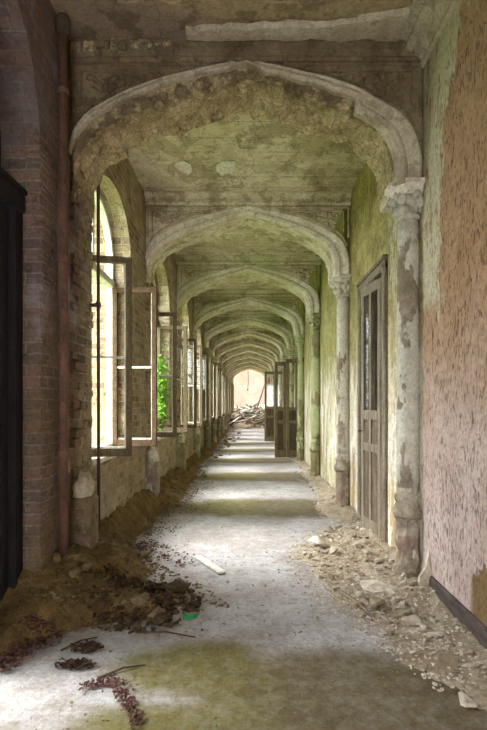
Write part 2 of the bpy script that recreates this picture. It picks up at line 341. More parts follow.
# ------------------------------------------------------------------ mesh toolkit
class MB:
    def __init__(s): s.v = []; s.f = []; s.sm = []
    def add(s, verts, faces, smooth=False, M=None):
        o = len(s.v)
        s.v += [tuple(M @ Vector(p)) if M else tuple(p) for p in verts]
        s.f += [tuple(i + o for i in f) for f in faces]; s.sm += [smooth] * len(faces)
        return s
    def box(s, x0, x1, y0, y1, z0, z1, M=None, ch=0.0):
        if ch <= 0:
            v = [(x, y, z) for x in (x0, x1) for y in (y0, y1) for z in (z0, z1)]
            return s.add(v, [(0, 1, 3, 2), (4, 6, 7, 5), (0, 4, 5, 1), (2, 3, 7, 6), (0, 2, 6, 4), (1, 5, 7, 3)], M=M)
        bm = bmesh.new()
        vs = [bm.verts.new((x, y, z)) for x in (x0, x1) for y in (y0, y1) for z in (z0, z1)]
        for f in [(0, 1, 3, 2), (4, 6, 7, 5), (0, 4, 5, 1), (2, 3, 7, 6), (0, 2, 6, 4), (1, 5, 7, 3)]: bm.faces.new([vs[i] for i in f])
        bmesh.ops.bevel(bm, geom=list(bm.edges), offset=ch, segments=1, affect='EDGES', profile=0.5)
        return s.bm(bm, M=M)
    def bm(s, bm, M=None, smooth=False):
        bm.verts.index_update()
        s.add([v.co[:] for v in bm.verts], [[v.index for v in f.verts] for f in bm.faces], smooth, M); bm.free(); return s
    def prism(s, poly, axis, a, b, M=None):
        n = len(poly)
        def p3(u, v, w): return (w, u, v) if axis == 'x' else ((u, w, v) if axis == 'y' else (u, v, w))
        v = [p3(u, w, a) for u, w in poly] + [p3(u, w, b) for u, w in poly]
        f = [tuple(range(n - 1, -1, -1)), tuple(range(n, 2 * n))] + [(i, (i + 1) % n, n + (i + 1) % n, n + i) for i in range(n)]
        return s.add(v, f, M=M)
    def lathe(s, prof, n, cx, cy, smooth=True, ph=0.0, sy=1.0, M=None):
        v = []; f = []
        for r, z in prof:
            for i in range(n):
                a = ph + 2 * PI * i / n; v.append((cx + r * math.cos(a), cy + sy * r * math.sin(a), z))
        for j in range(len(prof) - 1):
            for i in range(n):
                f.append((j * n + i, j * n + (i + 1) % n, (j + 1) * n + (i + 1) % n, (j + 1) * n + i))
        f.append(tuple(range(n - 1, -1, -1))); f.append(tuple(range((len(prof) - 1) * n, len(prof) * n)))
        return s.add(v, f, smooth, M)
    def tube(s, pts, r, n=8, smooth=True):
        pts = [Vector(p) for p in pts]; v = []; f = []
        for i, p in enumerate(pts):
            d = (pts[min(i + 1, len(pts) - 1)] - pts[max(i - 1, 0)]).normalized()
            a = d.orthogonal().normalized() if i == 0 else (a - d * a.dot(d)).normalized()
            b = d.cross(a); rr = r[i] if isinstance(r, (list, tuple)) else r
            for k in range(n):
                t = 2 * PI * k / n; v.append(tuple(p + a * (rr * math.cos(t)) + b * (rr * math.sin(t))))
        for i in range(len(pts) - 1):
            for k in range(n): f.append((i * n + k, i * n + (k + 1) % n, (i + 1) * n + (k + 1) % n, (i + 1) * n + k))
        f.append(tuple(range(n - 1, -1, -1))); f.append(tuple(range((len(pts) - 1) * n, len(pts) * n)))
        return s.add(v, f, smooth)
    def build(s, name, mat, parent=None, origin=None, loc=None):
        off = Vector((0, 0, 0))
        if parent is not None:
            p = parent
            while p is not None: off += p.location; p = p.parent
        if loc is not None: off = Vector(loc)
        me = bpy.data.meshes.new(name)
        me.from_pydata([tuple(Vector(v) - off) for v in s.v], [], s.f); me.update()
        bm = bmesh.new(); bm.from_mesh(me); bmesh.ops.recalc_face_normals(bm, faces=bm.faces); bm.to_mesh(me); bm.free()
        for p, sm in zip(me.polygons, s.sm): p.use_smooth = sm
        me.materials.append(mat)
        o = bpy.data.objects.new(name, me); COL.objects.link(o)
        if parent is not None: o.parent = parent
        if loc is not None: o.location = loc
        return o

def tag(o, label=None, cat=None, group=None, kind=None):
    if label: o['label'] = label
    if cat: o['category'] = cat
    if group: o['group'] = group
    if kind: o['kind'] = kind
    return o
def empty(name, loc): 
    o = bpy.data.objects.new(name, None); o.empty_display_size = 0.2; COL.objects.link(o); o.location = loc; return o
def children(o): return [c_ for c_ in bpy.data.objects if c_.parent == o]
KIDS = {}
def copy_tree(o, parent=None, dloc=None):
    n = o.copy(); COL.objects.link(n)
    if parent is not None: n.parent = parent
    for ch in list(o.children): copy_tree(ch, n)
    if dloc: n.location = Vector(o.location) + Vector(dloc)
    return n
def bevel(o, w=0.006, seg=2):
    md = o.modifiers.new('edge_softening', 'BEVEL'); md.width = w; md.segments = seg; md.limit_method = 'ANGLE'; return o
def fbm(x, y, z=0.0, oct=4):
    return noise.fractal(Vector((x, y, z)), 0.9, 2.0, oct)
ORD = ['first', 'second', 'third', 'fourth', 'fifth', 'sixth', 'seventh', 'eighth', 'ninth', 'tenth', 'eleventh', 'twelfth']

# ------------------------------------------------------------------ setting: floor, ceiling, walls
fl = MB(); fl.box(-2.0, XR + 0.35, -5, YEND + 14, -0.2, 0.0)
tag(fl.build('floor', FLOORM), kind='structure')
cl = MB(); cl.box(-2.1, XR + 0.4, -5.2, YEND + 0.5, CEIL, CEIL + 0.25)
tag(cl.build('ceiling', CEILM), kind='structure')
gd = MB(); gd.box(-40, -2.0, -20, 70, -0.6, -0.25)
tag(gd.build('ground_outside', GRASS), 'overgrown green ground outside the windows', None, None, 'structure')

def arch_z(t, spring=SPRING, apex=APEX):          # t in -1..1 across an opening
    return spring + (apex - spring) * (max(0.0, 1 - abs(t) ** 2.3)) ** 0.62
def wall_with_openings(mb, xi, xo, y_start, y_end, ops, zt):
    """a wall slab between planes xi (room side) and xo, with arched openings (y0, y1, sill, spring, apex or None)"""
    y = y_start
    def quad(x, ya, yb, za, zb, zc=None, zd=None):
        mb.add([(x, ya, za), (x, yb, zb), (x, yb, zd if zd is not None else zt), (x, ya, zc if zc is not None else zt)], [(0, 1, 2, 3)])
    for (a, b, sill, spring, apex) in ops:
        for x in (xi, xo):
            quad(x, y, a, 0 if x == xi else -0.4, 0 if x == xi else -0.4)
            if sill > 0: quad(x, a, b, 0 if x == xi else -0.4, 0 if x == xi else -0.4, sill, sill)
        n = 28 if apex else 1
        for i in range(n):
            ta, tb = -1 + 2 * i / n, -1 + 2 * (i + 1) / n
            ya, yb = a + (b - a) * (ta + 1) / 2, a + (b - a) * (tb + 1) / 2
            za, zb = (arch_z(ta, spring, apex), arch_z(tb, spring, apex)) if apex else (spring, spring)
            for x in (xi, xo): quad(x, ya, yb, za, zb)
            mb.add([(xi, ya, za), (xi, yb, zb), (xo, yb, zb), (xo, ya, za)], [(0, 1, 2, 3)], smooth=bool(apex))
        for yy in (a, b): mb.add([(xi, yy, sill), (xo, yy, sill), (xo, yy, spring), (xi, yy, spring)], [(0, 1, 2, 3)])
        mb.add([(xi, a, sill), (xi, b, sill), (xo, b, sill), (xo, a, sill)], [(0, 1, 2, 3)])
        y = b
    for x in (xi, xo): quad(x, y, y_end, 0 if x == xi else -0.4, 0 if x == xi else -0.4)
    for yy in (y_start, y_end): mb.add([(xi, yy, 0), (xo, yy, 0), (xo, yy, zt), (xi, yy, zt)], [(0, 1, 2, 3)])

XO = -2.0
DOOR_A, DOOR_B = 2.25, 3.56
ops = [(Y0 - 2 * BAY + OPEN_A, Y0 - 2 * BAY + OPEN_B, SILL, SPRING, APEX), (DOOR_A, DOOR_B, 0.0, 3.42, 4.2)]
for k in range(NARCH): ops.append((Y0 + k * BAY + OPEN_A, Y0 + k * BAY + OPEN_B, SILL, SPRING, APEX))
wl = MB(); wall_with_openings(wl, XL, XO, -5, YEND, ops, CEIL + 0.02)
wall_left = tag(wl.build('wall_left', BRICK), kind='structure')

# broken, toothed bricks along the piers and jambs of the near bays
tb = MB()
def tooth_column(y, z0, z1, out, dy, ydir, prob=0.75):
    z = z0
    while z < z1:
        if R.random() < prob:
            l = R.uniform(0.08, 0.2); px = R.uniform(0.004, out); py = R.uniform(0.0, dy)
            ya, yb = (y - py, y + l) if ydir > 0 else (y - l, y + py)
            tb.box(XL - 0.1, XL + px, ya, yb, z + 0.006, z + 0.076, ch=0.006)
        z += 0.082
tooth_column(DOOR_B, 0.1, 3.3, 0.025, 0.02, 1)
for k in range(0, 4):
    y = Y0 + k * BAY
    tooth_column(y + OPEN_A, 0.5, 3.3, 0.015, 0.02, -1, 0.5)
    tooth_column(y + OPEN_B, 0.3, 3.3, 0.02, 0.025, 1, 0.8)
    for q in range(3):
        tooth_column(y + 0.03 + q * 0.14, 0.4 + 0.4 * q, 3.75 - 0.1 * q, 0.05, 0.03, 1, 0.5)
tb.build('broken_bricks', BRICK, wall_left)

# right wall with its doorways
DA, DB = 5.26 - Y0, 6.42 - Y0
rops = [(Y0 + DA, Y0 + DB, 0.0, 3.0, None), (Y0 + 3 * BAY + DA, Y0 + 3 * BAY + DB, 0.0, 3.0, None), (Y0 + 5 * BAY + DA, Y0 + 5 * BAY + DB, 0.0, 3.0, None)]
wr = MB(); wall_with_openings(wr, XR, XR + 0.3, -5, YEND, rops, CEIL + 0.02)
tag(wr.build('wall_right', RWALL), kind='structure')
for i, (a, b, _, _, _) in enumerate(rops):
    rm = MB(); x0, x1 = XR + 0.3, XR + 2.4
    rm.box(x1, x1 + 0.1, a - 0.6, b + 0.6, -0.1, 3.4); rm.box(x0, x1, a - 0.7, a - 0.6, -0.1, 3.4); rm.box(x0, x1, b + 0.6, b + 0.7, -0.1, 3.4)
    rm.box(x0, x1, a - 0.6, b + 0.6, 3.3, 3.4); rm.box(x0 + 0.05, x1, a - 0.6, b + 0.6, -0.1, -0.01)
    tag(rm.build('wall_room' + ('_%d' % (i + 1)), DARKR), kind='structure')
# unseen wall behind the viewpoint; its opening is added and sized for fill light
bk = MB(); bk.box(-2.0, -1.2, -5.25, -5.0, 0, CEIL); bk.box(0.9, XR + 0.3, -5.25, -5.0, 0, CEIL); bk.box(-1.2, 0.9, -5.25, -5.0, 3.3, CEIL); tag(bk.build('wall_back', DUSKY), kind='structure')

bb = MB(); bb.prism([(XR - 0.028, 0.0), (XR, 0.0), (XR, 0.15), (XR - 0.012, 0.15), (XR - 0.028, 0.125)], 'y', -4.9, 3.98)
bev = bb.build('baseboard_right', BASEW); tag(bev, 'dark wooden baseboard under the pink wall', None, None, 'structure')

# ------------------------------------------------------------------ arches
def interp(pts, n):
    out = []
    for i in range(n + 1):
        t = i / n * (len(pts) - 1); j = min(int(t), len(pts) - 2); u = t - j
        p0 = pts[max(j - 1, 0)]; p1 = pts[j]; p2 = pts[j + 1]; p3 = pts[min(j + 2, len(pts) - 1)]
        out.append(tuple(0.5 * ((2 * p1[a]) + (-p0[a] + p2[a]) * u + (2 * p0[a] - 5 * p1[a] + 4 * p2[a] - p3[a]) * u * u + (-p0[a] + 3 * p1[a] - 3 * p2[a] + p3[a]) * u ** 3) for a in (0, 1)))
    return out
IN_R = [(1.22, 3.33), (1.22, 3.55), (1.14, 3.74), (0.99, 3.86), (0.75, 3.985), (0.38, 4.12), (0, 4.225)]
OUT_R = [(1.465, 3.33), (1.465, 3.58), (1.38, 3.83), (1.22, 3.98), (0.84, 4.17), (0.42, 4.28), (0, 4.37)]
IN_L = [(1.465, 3.20), (1.43, 3.52), (1.30, 3.72), (1.08, 3.86), (0.78, 3.985), (0.38, 4.12), (0, 4.225)]
OUT_L = [(1.469, 3.40), (1.468, 3.64), (1.40, 3.83), (1.22, 3.99), (0.84, 4.17), (0.42, 4.28), (0, 4.37)]
NS = 26
inR, outR, inL, outL = (interp(p, NS) for p in (IN_R, OUT_R, IN_L, OUT_L))
inner = [(XC + x, z) for x, z in inR] + [(XC - x, z) for x, z in reversed(inL[:-1])]
def arch_body(y, mat, parent, rough=0.0, name='arch_body', nd=8):
    mb = MB(); n = len(inner); v = []; f = []
    for j in range(nd + 1):
        yy = y + DEP * j / nd
        for i, (x, z) in enumerate(inner):
            d = 0.0
            if rough > 0:
                w = 1.0 if 0 < j else 0.4
                d = rough * w * (fbm(x * 7, yy * 6, z * 7, 5) * 1.0 + noise.cell(Vector((x * 13, yy * 9, z * 13))) * 0.2)
                d = max(-0.06, min(0.05, d)); 
                if x > 0.95: d *= 0.15
            nx, nz = XC - x, 3.2 - z; L = math.hypot(nx, nz)
            v.append((x + nx / L * d, yy + (d * 0.4 if j == nd else 0), z + nz / L * d))
    for j in range(nd):
        for i in range(n - 1): f.append((j * n + i, j * n + i + 1, (j + 1) * n + i + 1, (j + 1) * n + i))
    top = CEIL + 0.01
    o = len(v); v += [(x, y, top) for x, z in inner]
    f += [(i, o + i, o + i + 1, i + 1) for i in range(n - 1)]
    o2 = len(v); v += [(x, y + DEP, top) for x, z in inner]; e = nd * n
    f += [(e + i, e + i + 1, o2 + i + 1, o2 + i) for i in range(n - 1)]
    mb.add(v, f); return mb.build(name, mat, parent)
PROF = [(0.0, 0.01), (0.0, -0.045), (0.10, -0.06), (0.30, -0.06), (0.40, -0.045), (0.46, -0.022), (0.58, -0.022), (0.66, -0.04), (0.84, -0.045), (0.93, -0.03), (1.0, 0.01)]
def moulding(y, mat, parent, cut_l=0.0, wob=0.0, name='arch_moulding'):
    a = [((XC + p[0], p[1]), (XC + q[0], q[1])) for p, q in zip(inR, outR)]
    l = [((XC - p[0], p[1]), (XC - q[0], q[1])) for p, q in zip(inL, outL)]
    l = [s for i, s in enumerate(l) if i / NS >= cut_l]
    seq = a + list(reversed(l[:-1])); m = len(PROF); mb = MB(); v = []; f = []
    for i, (p, q) in enumerate(seq):
        for t, d in PROF:
            tt = t
            if wob > 0 and p[0] < 0.86:          # the lower edge has broken away
                e = (0.62 if p[0] < 0.05 else 0.45) + wob * fbm(p[0] * 9, 3.3, p[1] * 9) * 0.25
                tt = e + (1 - e) * t
            v.append((p[0] + (q[0] - p[0]) * tt, y + d, p[1] + (q[1] - p[1]) * tt))
    for i in range(len(seq) - 1):
        for j in range(m - 1): f.append((i * m + j, i * m + j + 1, (i + 1) * m + j + 1, (i + 1) * m + j))
    f.append(tuple(range(m))); f.append(tuple(range(len(seq) * m - 1, (len(seq) - 1) * m - 1, -1)))
    mb.add(v, f); return mb.build(name, mat, parent)
def blob(mb, p, r, sq=(1, 1, 1), seed=0.0, n=8):
    bm = bmesh.new(); bmesh.ops.create_icosphere(bm, subdivisions=2, radius=1)
    for q in bm.verts:
        k = 1 + 0.6 * noise.noise(q.co * 2.1 + Vector((seed, seed * 2, 0)))
        q.co = Vector((q.co.x * r * sq[0] * k, q.co.y * r * sq[1] * k, q.co.z * r * sq[2] * k)) + Vector(p)
    mb.bm(bm, smooth=True)
def spandrel(y, side, mat, parent):
    """raised triangular frame, and a spray of carved leaves inside it"""
    s = 1 if side > 0 else -1; out = outR if s > 0 else outL
    xe = 1.44; zt = 4.335
    hyp = [(XC + s * x, z) for x, z in out if 0.30 < x < 1.43 and z > 3.7]
    fr = MB(); w = 0.028; d = 0.028
    x_in = XC + s * 0.30
    def bar(ax, az, bx, bz, w=w):
        L = math.hypot(bx - ax, bz - az); a = math.atan2(bz - az, bx - ax)
        M = Matrix.Translation((ax, y, az)) @ Matrix.Rotation(-a, 4, 'Y')
        fr.box(0, L, -d, 0.01, -w / 2, w / 2, M=M, ch=0.008)
    bar(x_in, zt, XC + s * xe, zt); bar(XC + s * xe, zt, XC + s * xe, 3.90)
    bar(x_in - s * (-0.25), zt - 0.06, XC + s * (xe - 0.07), zt - 0.06, 0.018); bar(XC + s * (xe - 0.07), zt - 0.06, XC + s * (xe - 0.07), 3.98, 0.018)
    for p, q in zip(hyp[:-1], hyp[1:]):
        bar(p[0], p[1] + 0.035, q[0], q[1] + 0.035, 0.02)
    fr.build('spandrel_frame', mat, parent)
    orn = MB(); rr = random.Random(5 + s)
    ox, oz = XC + s * 1.13, 4.16
    for i in range(30):
        a = rr.uniform(0, 2 * PI); q = rr.uniform(0, 1) ** 0.7
        px = ox + math.cos(a) * q * 0.21; pz = oz + math.sin(a) * q * 0.105
        if abs(px - XC) > 1.36 or pz > 4.25: continue
        lim = min(((abs(px - (XC + s * x)), z) for x, z in out))[1]
        if pz < lim + 0.05: continue
        blob(orn, (px, y - 0.012, pz), rr.uniform(0.018, 0.044), (rr.uniform(0.5, 1.3), 0.8, rr.uniform(0.5, 1.3)), i)
    for i in range(7):
        px = XC + s * (0.92 - i * 0.06)
        lim = min(((abs(px - (XC + s * x)), z) for x, z in out))[1]
        if lim + 0.05 < 4.25: blob(orn, (px, y - 0.008, (lim + 0.05 + 4.25) / 2), 0.03 - i * 0.002, (1.3, 0.7, 0.8), i * 3)
    orn.tube([(ox, y, oz + 0.02), (XC + s * 0.92, y, 4.22), (XC + s * 0.56, y, 4.265)], 0.012, 6)
    orn.build('spandrel_ornament', mat, parent)
def cornice(y, mat, parent, x0=XL, x1=XR, name='cornice'):
    mb = MB()
    mb.prism([(y + 0.01, CEIL), (y + 0.01, 4.36), (y - 0.03, 4.36), (y - 0.05, 4.38), (y - 0.05, 4.405), (y - 0.025, 4.42), (y - 0.025, 4.45), (y - 0.07, 4.475), (y - 0.09, 4.50), (y - 0.09, CEIL)], 'x', x0, x1)
    return mb.build(name, mat, parent)

def make_arch(y, first=False):
    root = empty('arch', (XC, y, 0))
    arch_body(y, STONE if first else ARCHM, root, 0.075 if first else 0.02, nd=14 if first else 6)
    moulding(y, PALEM if first else MOULD, root, 0.12, 0.5 if first else 0.0)
    sm = DUSKY if first else SPAN
    for s in (-1, 1): spandrel(y, s, sm, root)
    if first:
        # plaster skin of the face, left standing between moulding and cornice
        fc = MB(); n = len(inner)
        ot = [(XC + x, z) for x, z in outR] + [(XC - x, z) for x, z in reversed(outL[:-1])]
        v = [(x, y - 0.012, z - 0.03) for x, z in ot] + [(x, y - 0.012, CEIL) for x, z in ot]
        fc.add(v, [(i, len(ot) + i, len(ot) + i + 1, i + 1) for i in range(len(ot) - 1)])
        v2 = [(a, y + 0.004, b) for a, _, b in v]
        o = len(fc.v); fc.add(v2, [(i, i + 1, len(ot) + i + 1, len(ot) + i) for i in range(len(ot) - 1)])
        fc.build('face_plaster', DUSKY, root)
        cornice(y, DUSKY, root, -0.52, XR)
        mb = MB(); x = XL
        while x < -0.54:                                # bricks bared where the cornice fell
            w = R.uniform(0.06, 0.2); mb.box(x, min(x + w, -0.53), y - R.uniform(0.0, 0.07), y + 0.01, 4.43 + R.uniform(-.01, .05), CEIL, ch=0.012); x += w + R.uniform(0, 0.03)
        mb.build('bared_brick_course', STONE, root)
        mb = MB(); mb.tube([(XL + 0.02, y - 0.03, 4.345), (-0.9, y - 0.035, 4.355), (0.2, y - 0.035, 4.36), (XR, y - 0.03, 4.36)], 0.026, 10); mb.build('roll_moulding', DUSKY, root)
    else:
        cornice(y, ARCHM, root)
    return root
a0 = make_arch(Y0, True)
tag(a0, 'first and largest pointed arch, soffit plaster fallen off to rough brown masonry', 'arch', 'pointed arches along the corridor')
a1 = make_arch(Y0 + BAY)
for k in range(1, NARCH + 1):
    o = a1 if k == 1 else copy_tree(a1, None, (0, BAY * (k - 1), 0))
    if k < NARCH: lab = '%s pointed plaster arch from the front, spanning the corridor ceiling' % ORD[k]
    else: lab = 'last pointed arch, framing the bright opening with the rubble heap'
    if k == 1: lab = 'second pointed arch from the front, pale cracked moulding and carved leaf spandrels'
    tag(o, lab, 'arch', 'pointed arches along the corridor')

# ------------------------------------------------------------------ columns of the right wall
CX = 1.36
def make_column(x, y, first=False):
    root = empty('wall_column', (x, y, 0))
    mb = MB(); pr = [(0.108, 0.0), (0.108, 0.5)] 
    bm_p = MB(); bm_p.lathe([(0.125, 0.0), (0.125, 0.10), (0.113, 0.13), (0.113, 0.52), (0.12, 0.54)], 8, x, y, smooth=False, ph=PI / 8)
    ped = bm_p.build('pedestal', COLM, root)
    if first:
        me = ped.data
        bm = bmesh.new(); bm.from_mesh(me); bmesh.ops.subdivide_edges(bm, edges=bm.edges, cuts=5, use_grid_fill=True)
        for v in bm.verts:
            d = fbm(v.co.x * 9, v.co.y * 9, v.co.z * 7) * 0.03
            r = Vector((v.co.x, v.co.y, 0)); v.co += r.normalized() * d if r.length > 0.01 else Vector((0, 0, 0))
        bm.to_mesh(me); bm.free()
    b = MB(); b.lathe([(0.12, 0.54), (0.135, 0.57), (0.135, 0.60), (0.118, 0.63), (0.104, 0.66), (0.118, 0.70), (0.12, 0.72), (0.10, 0.75), (0.098, 0.80)], 20, x, y)
    b.build('base_moulding', COLM, root)
    s = MB(); prof = [(0.098, 0.8)] + [(0.098 - 0.006 * i / 12, 0.8 + 2.27 * i / 12) for i in range(1, 13)]
    s.lathe(prof, 20, x, y); s.build('shaft', COLM, root)
    cp = MB(); cp.lathe([(0.092, 3.07), (0.108, 3.085), (0.108, 3.105), (0.094, 3.12), (0.098, 3.17), (0.112, 3.22), (0.135, 3.27)], 16, x, y)
    rr = random.Random(3)
    for row, (z, r0, n) in enumerate(((3.155, 0.108, 9), (3.215, 0.125, 9), (3.25, 0.14, 8))):
        for i in range(n):
            a = 2 * PI * (i + 0.5 * (row % 2)) / n
            a += rr.uniform(-.2, .2); blob(cp, (x + r0 * math.cos(a), y + r0 * math.sin(a), z + rr.uniform(-.015, .015)), rr.uniform(0.028, 0.046), (1, 1, rr.uniform(0.9, 1.5)), i + row * 9)
    cp.build('leaf_capital', COLM, root)
    ab = MB(); ab.lathe([(0.15, 3.265), (0.175, 3.29), (0.175, 3.315), (0.205, 3.335), (0.205, 3.37)], 8, x, y, smooth=False, ph=PI / 8)
    ab.box(XR - 0.24, XR, y, y + 0.34, 3.28, 3.372, ch=0.012)
    ab.build('abacus', COLM if not first else MOULD, root)
    return root
c0 = make_column(CX, Y0 + 0.13, True)
tag(c0, 'nearest engaged column, patchy white paint, broken reddish pedestal beside the pink wall', 'column', 'engaged columns of the right wall')
c1 = make_column(CX, Y0 + BAY + 0.13)
for k in range(1, NARCH):
    o = c1 if k == 1 else copy_tree(c1, None, (0, BAY * (k - 1), 0))
    lab = '%s engaged column from the front on the doorway side, under the %s arch' % (ORD[k], ORD[k])
    if k == 1: lab = 'second engaged column on the doorway side, just beyond the grey panelled door'
    tag(o, lab, 'column', 'engaged columns of the right wall')

# stumps of the lost columns on the window side
def make_stump(y, h, k):
    root = empty('column_stump', (XL + 0.1, y, 0))
    b = MB(); b.box(XL - 0.02, XL + 0.17, y - 0.12, y + 0.14, 0, h * 0.72, ch=0.02)
    b.build('pedestal_block', BRICK if k == 0 else COLM, root)
    bm = bmesh.new(); bmesh.ops.create_icosphere(bm, subdivisions=3, radius=1)
    for v in bm.verts:
        d = 1 + 0.35 * fbm(v.co.x * 2 + k * 5, v.co.y * 2, v.co.z * 2)
        v.co = Vector((XL + 0.07 + v.co.x * 0.09 * d, y + 0.01 + v.co.y * 0.10 * d, h * 0.72 + 0.06 + v.co.z * 0.15 * d))
    s = MB(); s.bm(bm, smooth=True); s.build('broken_shaft', MOULD if k else PALEM, root)
    return root
for k in range(0, 4):
    h = [1.0, 0.95, 1.0, 1.0][k]
    o = make_stump(Y0 + k * BAY + 0.1, h, k)
    tag(o, ['broken column stump on a brick pedestal beside the rusty downpipe', 'broken whitewashed column stump below the second arch, past the first open window',
            'broken column stump on the window side below the third arch', 'broken column stump on the window side below the fourth arch'][k], 'column stump', 'column stumps on the window side')
# far columns on the window side still stand
for k in range(4, NARCH):
    o = copy_tree(c1, None, (-2 * CX + 2 * XC + 0.02, BAY * (k - 1), 0))
    for ch in o.children:
        if ch.name.startswith('abacus'): ch.scale.x = -1
    tag(o, 'engaged column on the window side under the %s arch from the front' % ORD[k], 'column', 'engaged columns of the window side')

# ------------------------------------------------------------------ windows of the left wall
XF = -1.74                                   # plane of the casements
def leaf(mb_dict, hinge, direction, w, z0, z1, parent, mat, bar_mat, glass=True, handle=True):
    hx, hy = hinge; dx, dy = direction; L = math.hypot(dx, dy); dx /= L; dy /= L
    M = Matrix(((dx, -dy, 0, hx), (dy, dx, 0, hy), (0, 0, 1, 0), (0, 0, 0, 1)))
    f = MB(); t = 0.026; s = 0.062
    f.box(0, s, -t, t, z0, z1, M=M, ch=0.006); f.box(w - s, w, -t, t, z0, z1, M=M, ch=0.006)
    f.box(s, w - s, -t, t, z1 - s, z1, M=M); f.box(s, w - s, -t, t, z0, z0 + s * 1.25, M=M)
    fr = f.build('casement_frame', mat, parent)
    b = MB(); b.box(s, w - s, -0.012, 0.012, 1.955, 1.98, M=M)
    b.box(w - s - 0.012, w - s, t * 0.2, t + 0.003, z0 + s, z1 - s, M=M); b.box(s, w - s, t * 0.2, t + 0.004, z0 + s * 1.2, z0 + s * 1.2 + 0.02, M=M)
    b.build('glazing_bar', bar_mat, fr)
    if glass:
        g = MB(); g.box(s, w - s, -0.003, 0.003, 1.98, z1 - s, M=M); g.build('glass_pane', GLASS, fr)
    if handle:
        h = MB(); hz = 1.5
        p = lambda u, v, z: tuple(M @ Vector((u, v, z)))
        h.tube([p(w - 0.03, t, hz - 0.12), p(w - 0.03, t + 0.012, hz - 0.12), p(w - 0.03, t + 0.012, hz + 0.42), p(w - 0.03, t, hz + 0.42)], 0.008, 6)
        h.tube([p(w - 0.03, t, hz), p(w - 0.03, t + 0.04, hz), p(w - 0.07, t + 0.055, hz - 0.03)], 0.009, 6)
        h.build('window_handle', IRON, fr)
    return fr
def make_window(k):
    y = Y0 + k * BAY; a, b = y + OPEN_A, y + OPEN_B
    root = empty('window_%d' % (k + 1), (XF, (a + b) / 2, SILL))
    f = MB(); w = 0.06; d0, d1 = XF - 0.05, XF + 0.03
    f.box(d0, d1, a, a + w, SILL, 3.3, ch=0.008); f.box(d0, d1, b - w, b, SILL, 3.3, ch=0.008)
    f.box(d0, d1, a, b, SILL, SILL + 0.06, ch=0.008); f.box(d0, d1 + 0.02, a, b, 2.96, 3.05, ch=0.008)
    n = 22; pts = []
    for i in range(n + 1):
        t = -1 + 2 * i / n; pts.append(((a + b) / 2 + t * (b - a) / 2, arch_z(t)))
    for (p, q) in zip(pts[:-1], pts[1:]):
        f.prism([(p[0], p[1]), (q[0], q[1]), (q[0] + ((a + b) / 2 - q[0]) * 0.08, q[1] - 0.06), (p[0] + ((a + b) / 2 - p[0]) * 0.08, p[1] - 0.06)], 'x', d0, d1)
    f.box(d0 + 0.015, d1 - 0.015, (a + b) / 2 - 0.025, (a + b) / 2 + 0.025, 3.05, APEX - 0.03)
    f.build('window_frame', WHITEW if k == 0 else SASH, root)
    s = MB(); s.box(XF - 0.02, XL + 0.02, a + 0.005, b - 0.005, SILL - 0.05, SILL + 0.008, ch=0.01); s.build('window_sill', MOULD, root)
    r = random.Random(50 + k)
    la, lb = (0.22, -0.03) if k == 0 else (r.uniform(-0.05, 0.3), r.uniform(-0.15, 0.2))
    w = 0.555
    leaf(None, (XF + 0.03, a + 0.09), (1, la), w, 0.995, 2.955, root, SASH, WHITEW, glass=(k != 0))
    leaf(None, (XF + 0.03, b - 0.07), (1, -abs(lb)), w, 0.995, 2.955, root, WOODB if k % 3 == 0 else SASH, WHITEW if k % 2 == 0 else SASH, glass=(k != 0))
    tag(root, None, None, None, 'structure')
    root['label'] = '%s arched window from the front with two casements standing open into the corridor' % ORD[k]
    return root
for k in range(NARCH): make_window(k)

# dark door in the near left opening
root = empty('door_1', (-1.66, (DOOR_A + DOOR_B) / 2, 0)); tag(root, None, None, None, 'structure'); root['label'] = 'blackened wooden door frame in the near brick opening'
f = MB()
f.box(-1.74, -1.62, DOOR_B - 0.13, DOOR_B, 0.0, 2.98, ch=0.012); f.box(-1.74, -1.62, DOOR_A, DOOR_A + 0.13, 0.0, 2.98, ch=0.012)
f.box(-1.74, -1.60, DOOR_A, DOOR_B, 2.86, 2.99, ch=0.012); f.box(-1.72, -1.585, DOOR_A, DOOR_B, 2.99, 3.03, ch=0.01)
f.box(-1.70, -1.60, DOOR_B - 0.16, DOOR_B - 0.135, 0.0, 2.86); f.build('door_frame', WOODK, root)
lf = MB(); la, lb = DOOR_B - 0.83, DOOR_B - 0.14
for (z0, z1) in ((0.02, 0.26), (1.0, 1.14), (2.70, 2.85)): lf.box(-1.70, -1.655, la, lb, z0, z1)
for y0 in (la, lb - 0.11): lf.box(-1.70, -1.65, y0, y0 + 0.11, 0.02, 2.85, ch=0.006)
lf.box(-1.69, -1.67, la + 0.05, lb - 0.05, 0.2, 2.75)
for (z0, z1) in ((0.32, 0.94), (1.2, 2.64)): lf.box(-1.70, -1.662, la + 0.15, lb - 0.15, z0, z1, ch=0.012)
lf.build('door_leaf', WOODK, root)
tp = MB(); n_ = 20
for i in range(n_):
    ta, tb_ = -1 + 2 * i / n_, -1 + 2 * (i + 1) / n_; ya, yb = [(DOOR_A + DOOR_B) / 2 + q * (DOOR_B - DOOR_A) / 2 for q in (ta, tb_)]
    tp.prism([(ya, 3.03), (yb, 3.03), (yb, arch_z(tb_, 3.42, 4.2)), (ya, arch_z(ta, 3.42, 4.2))], 'x', -1.86, -1.78)
tp.build('boarded_fanlight', WOODK, root)

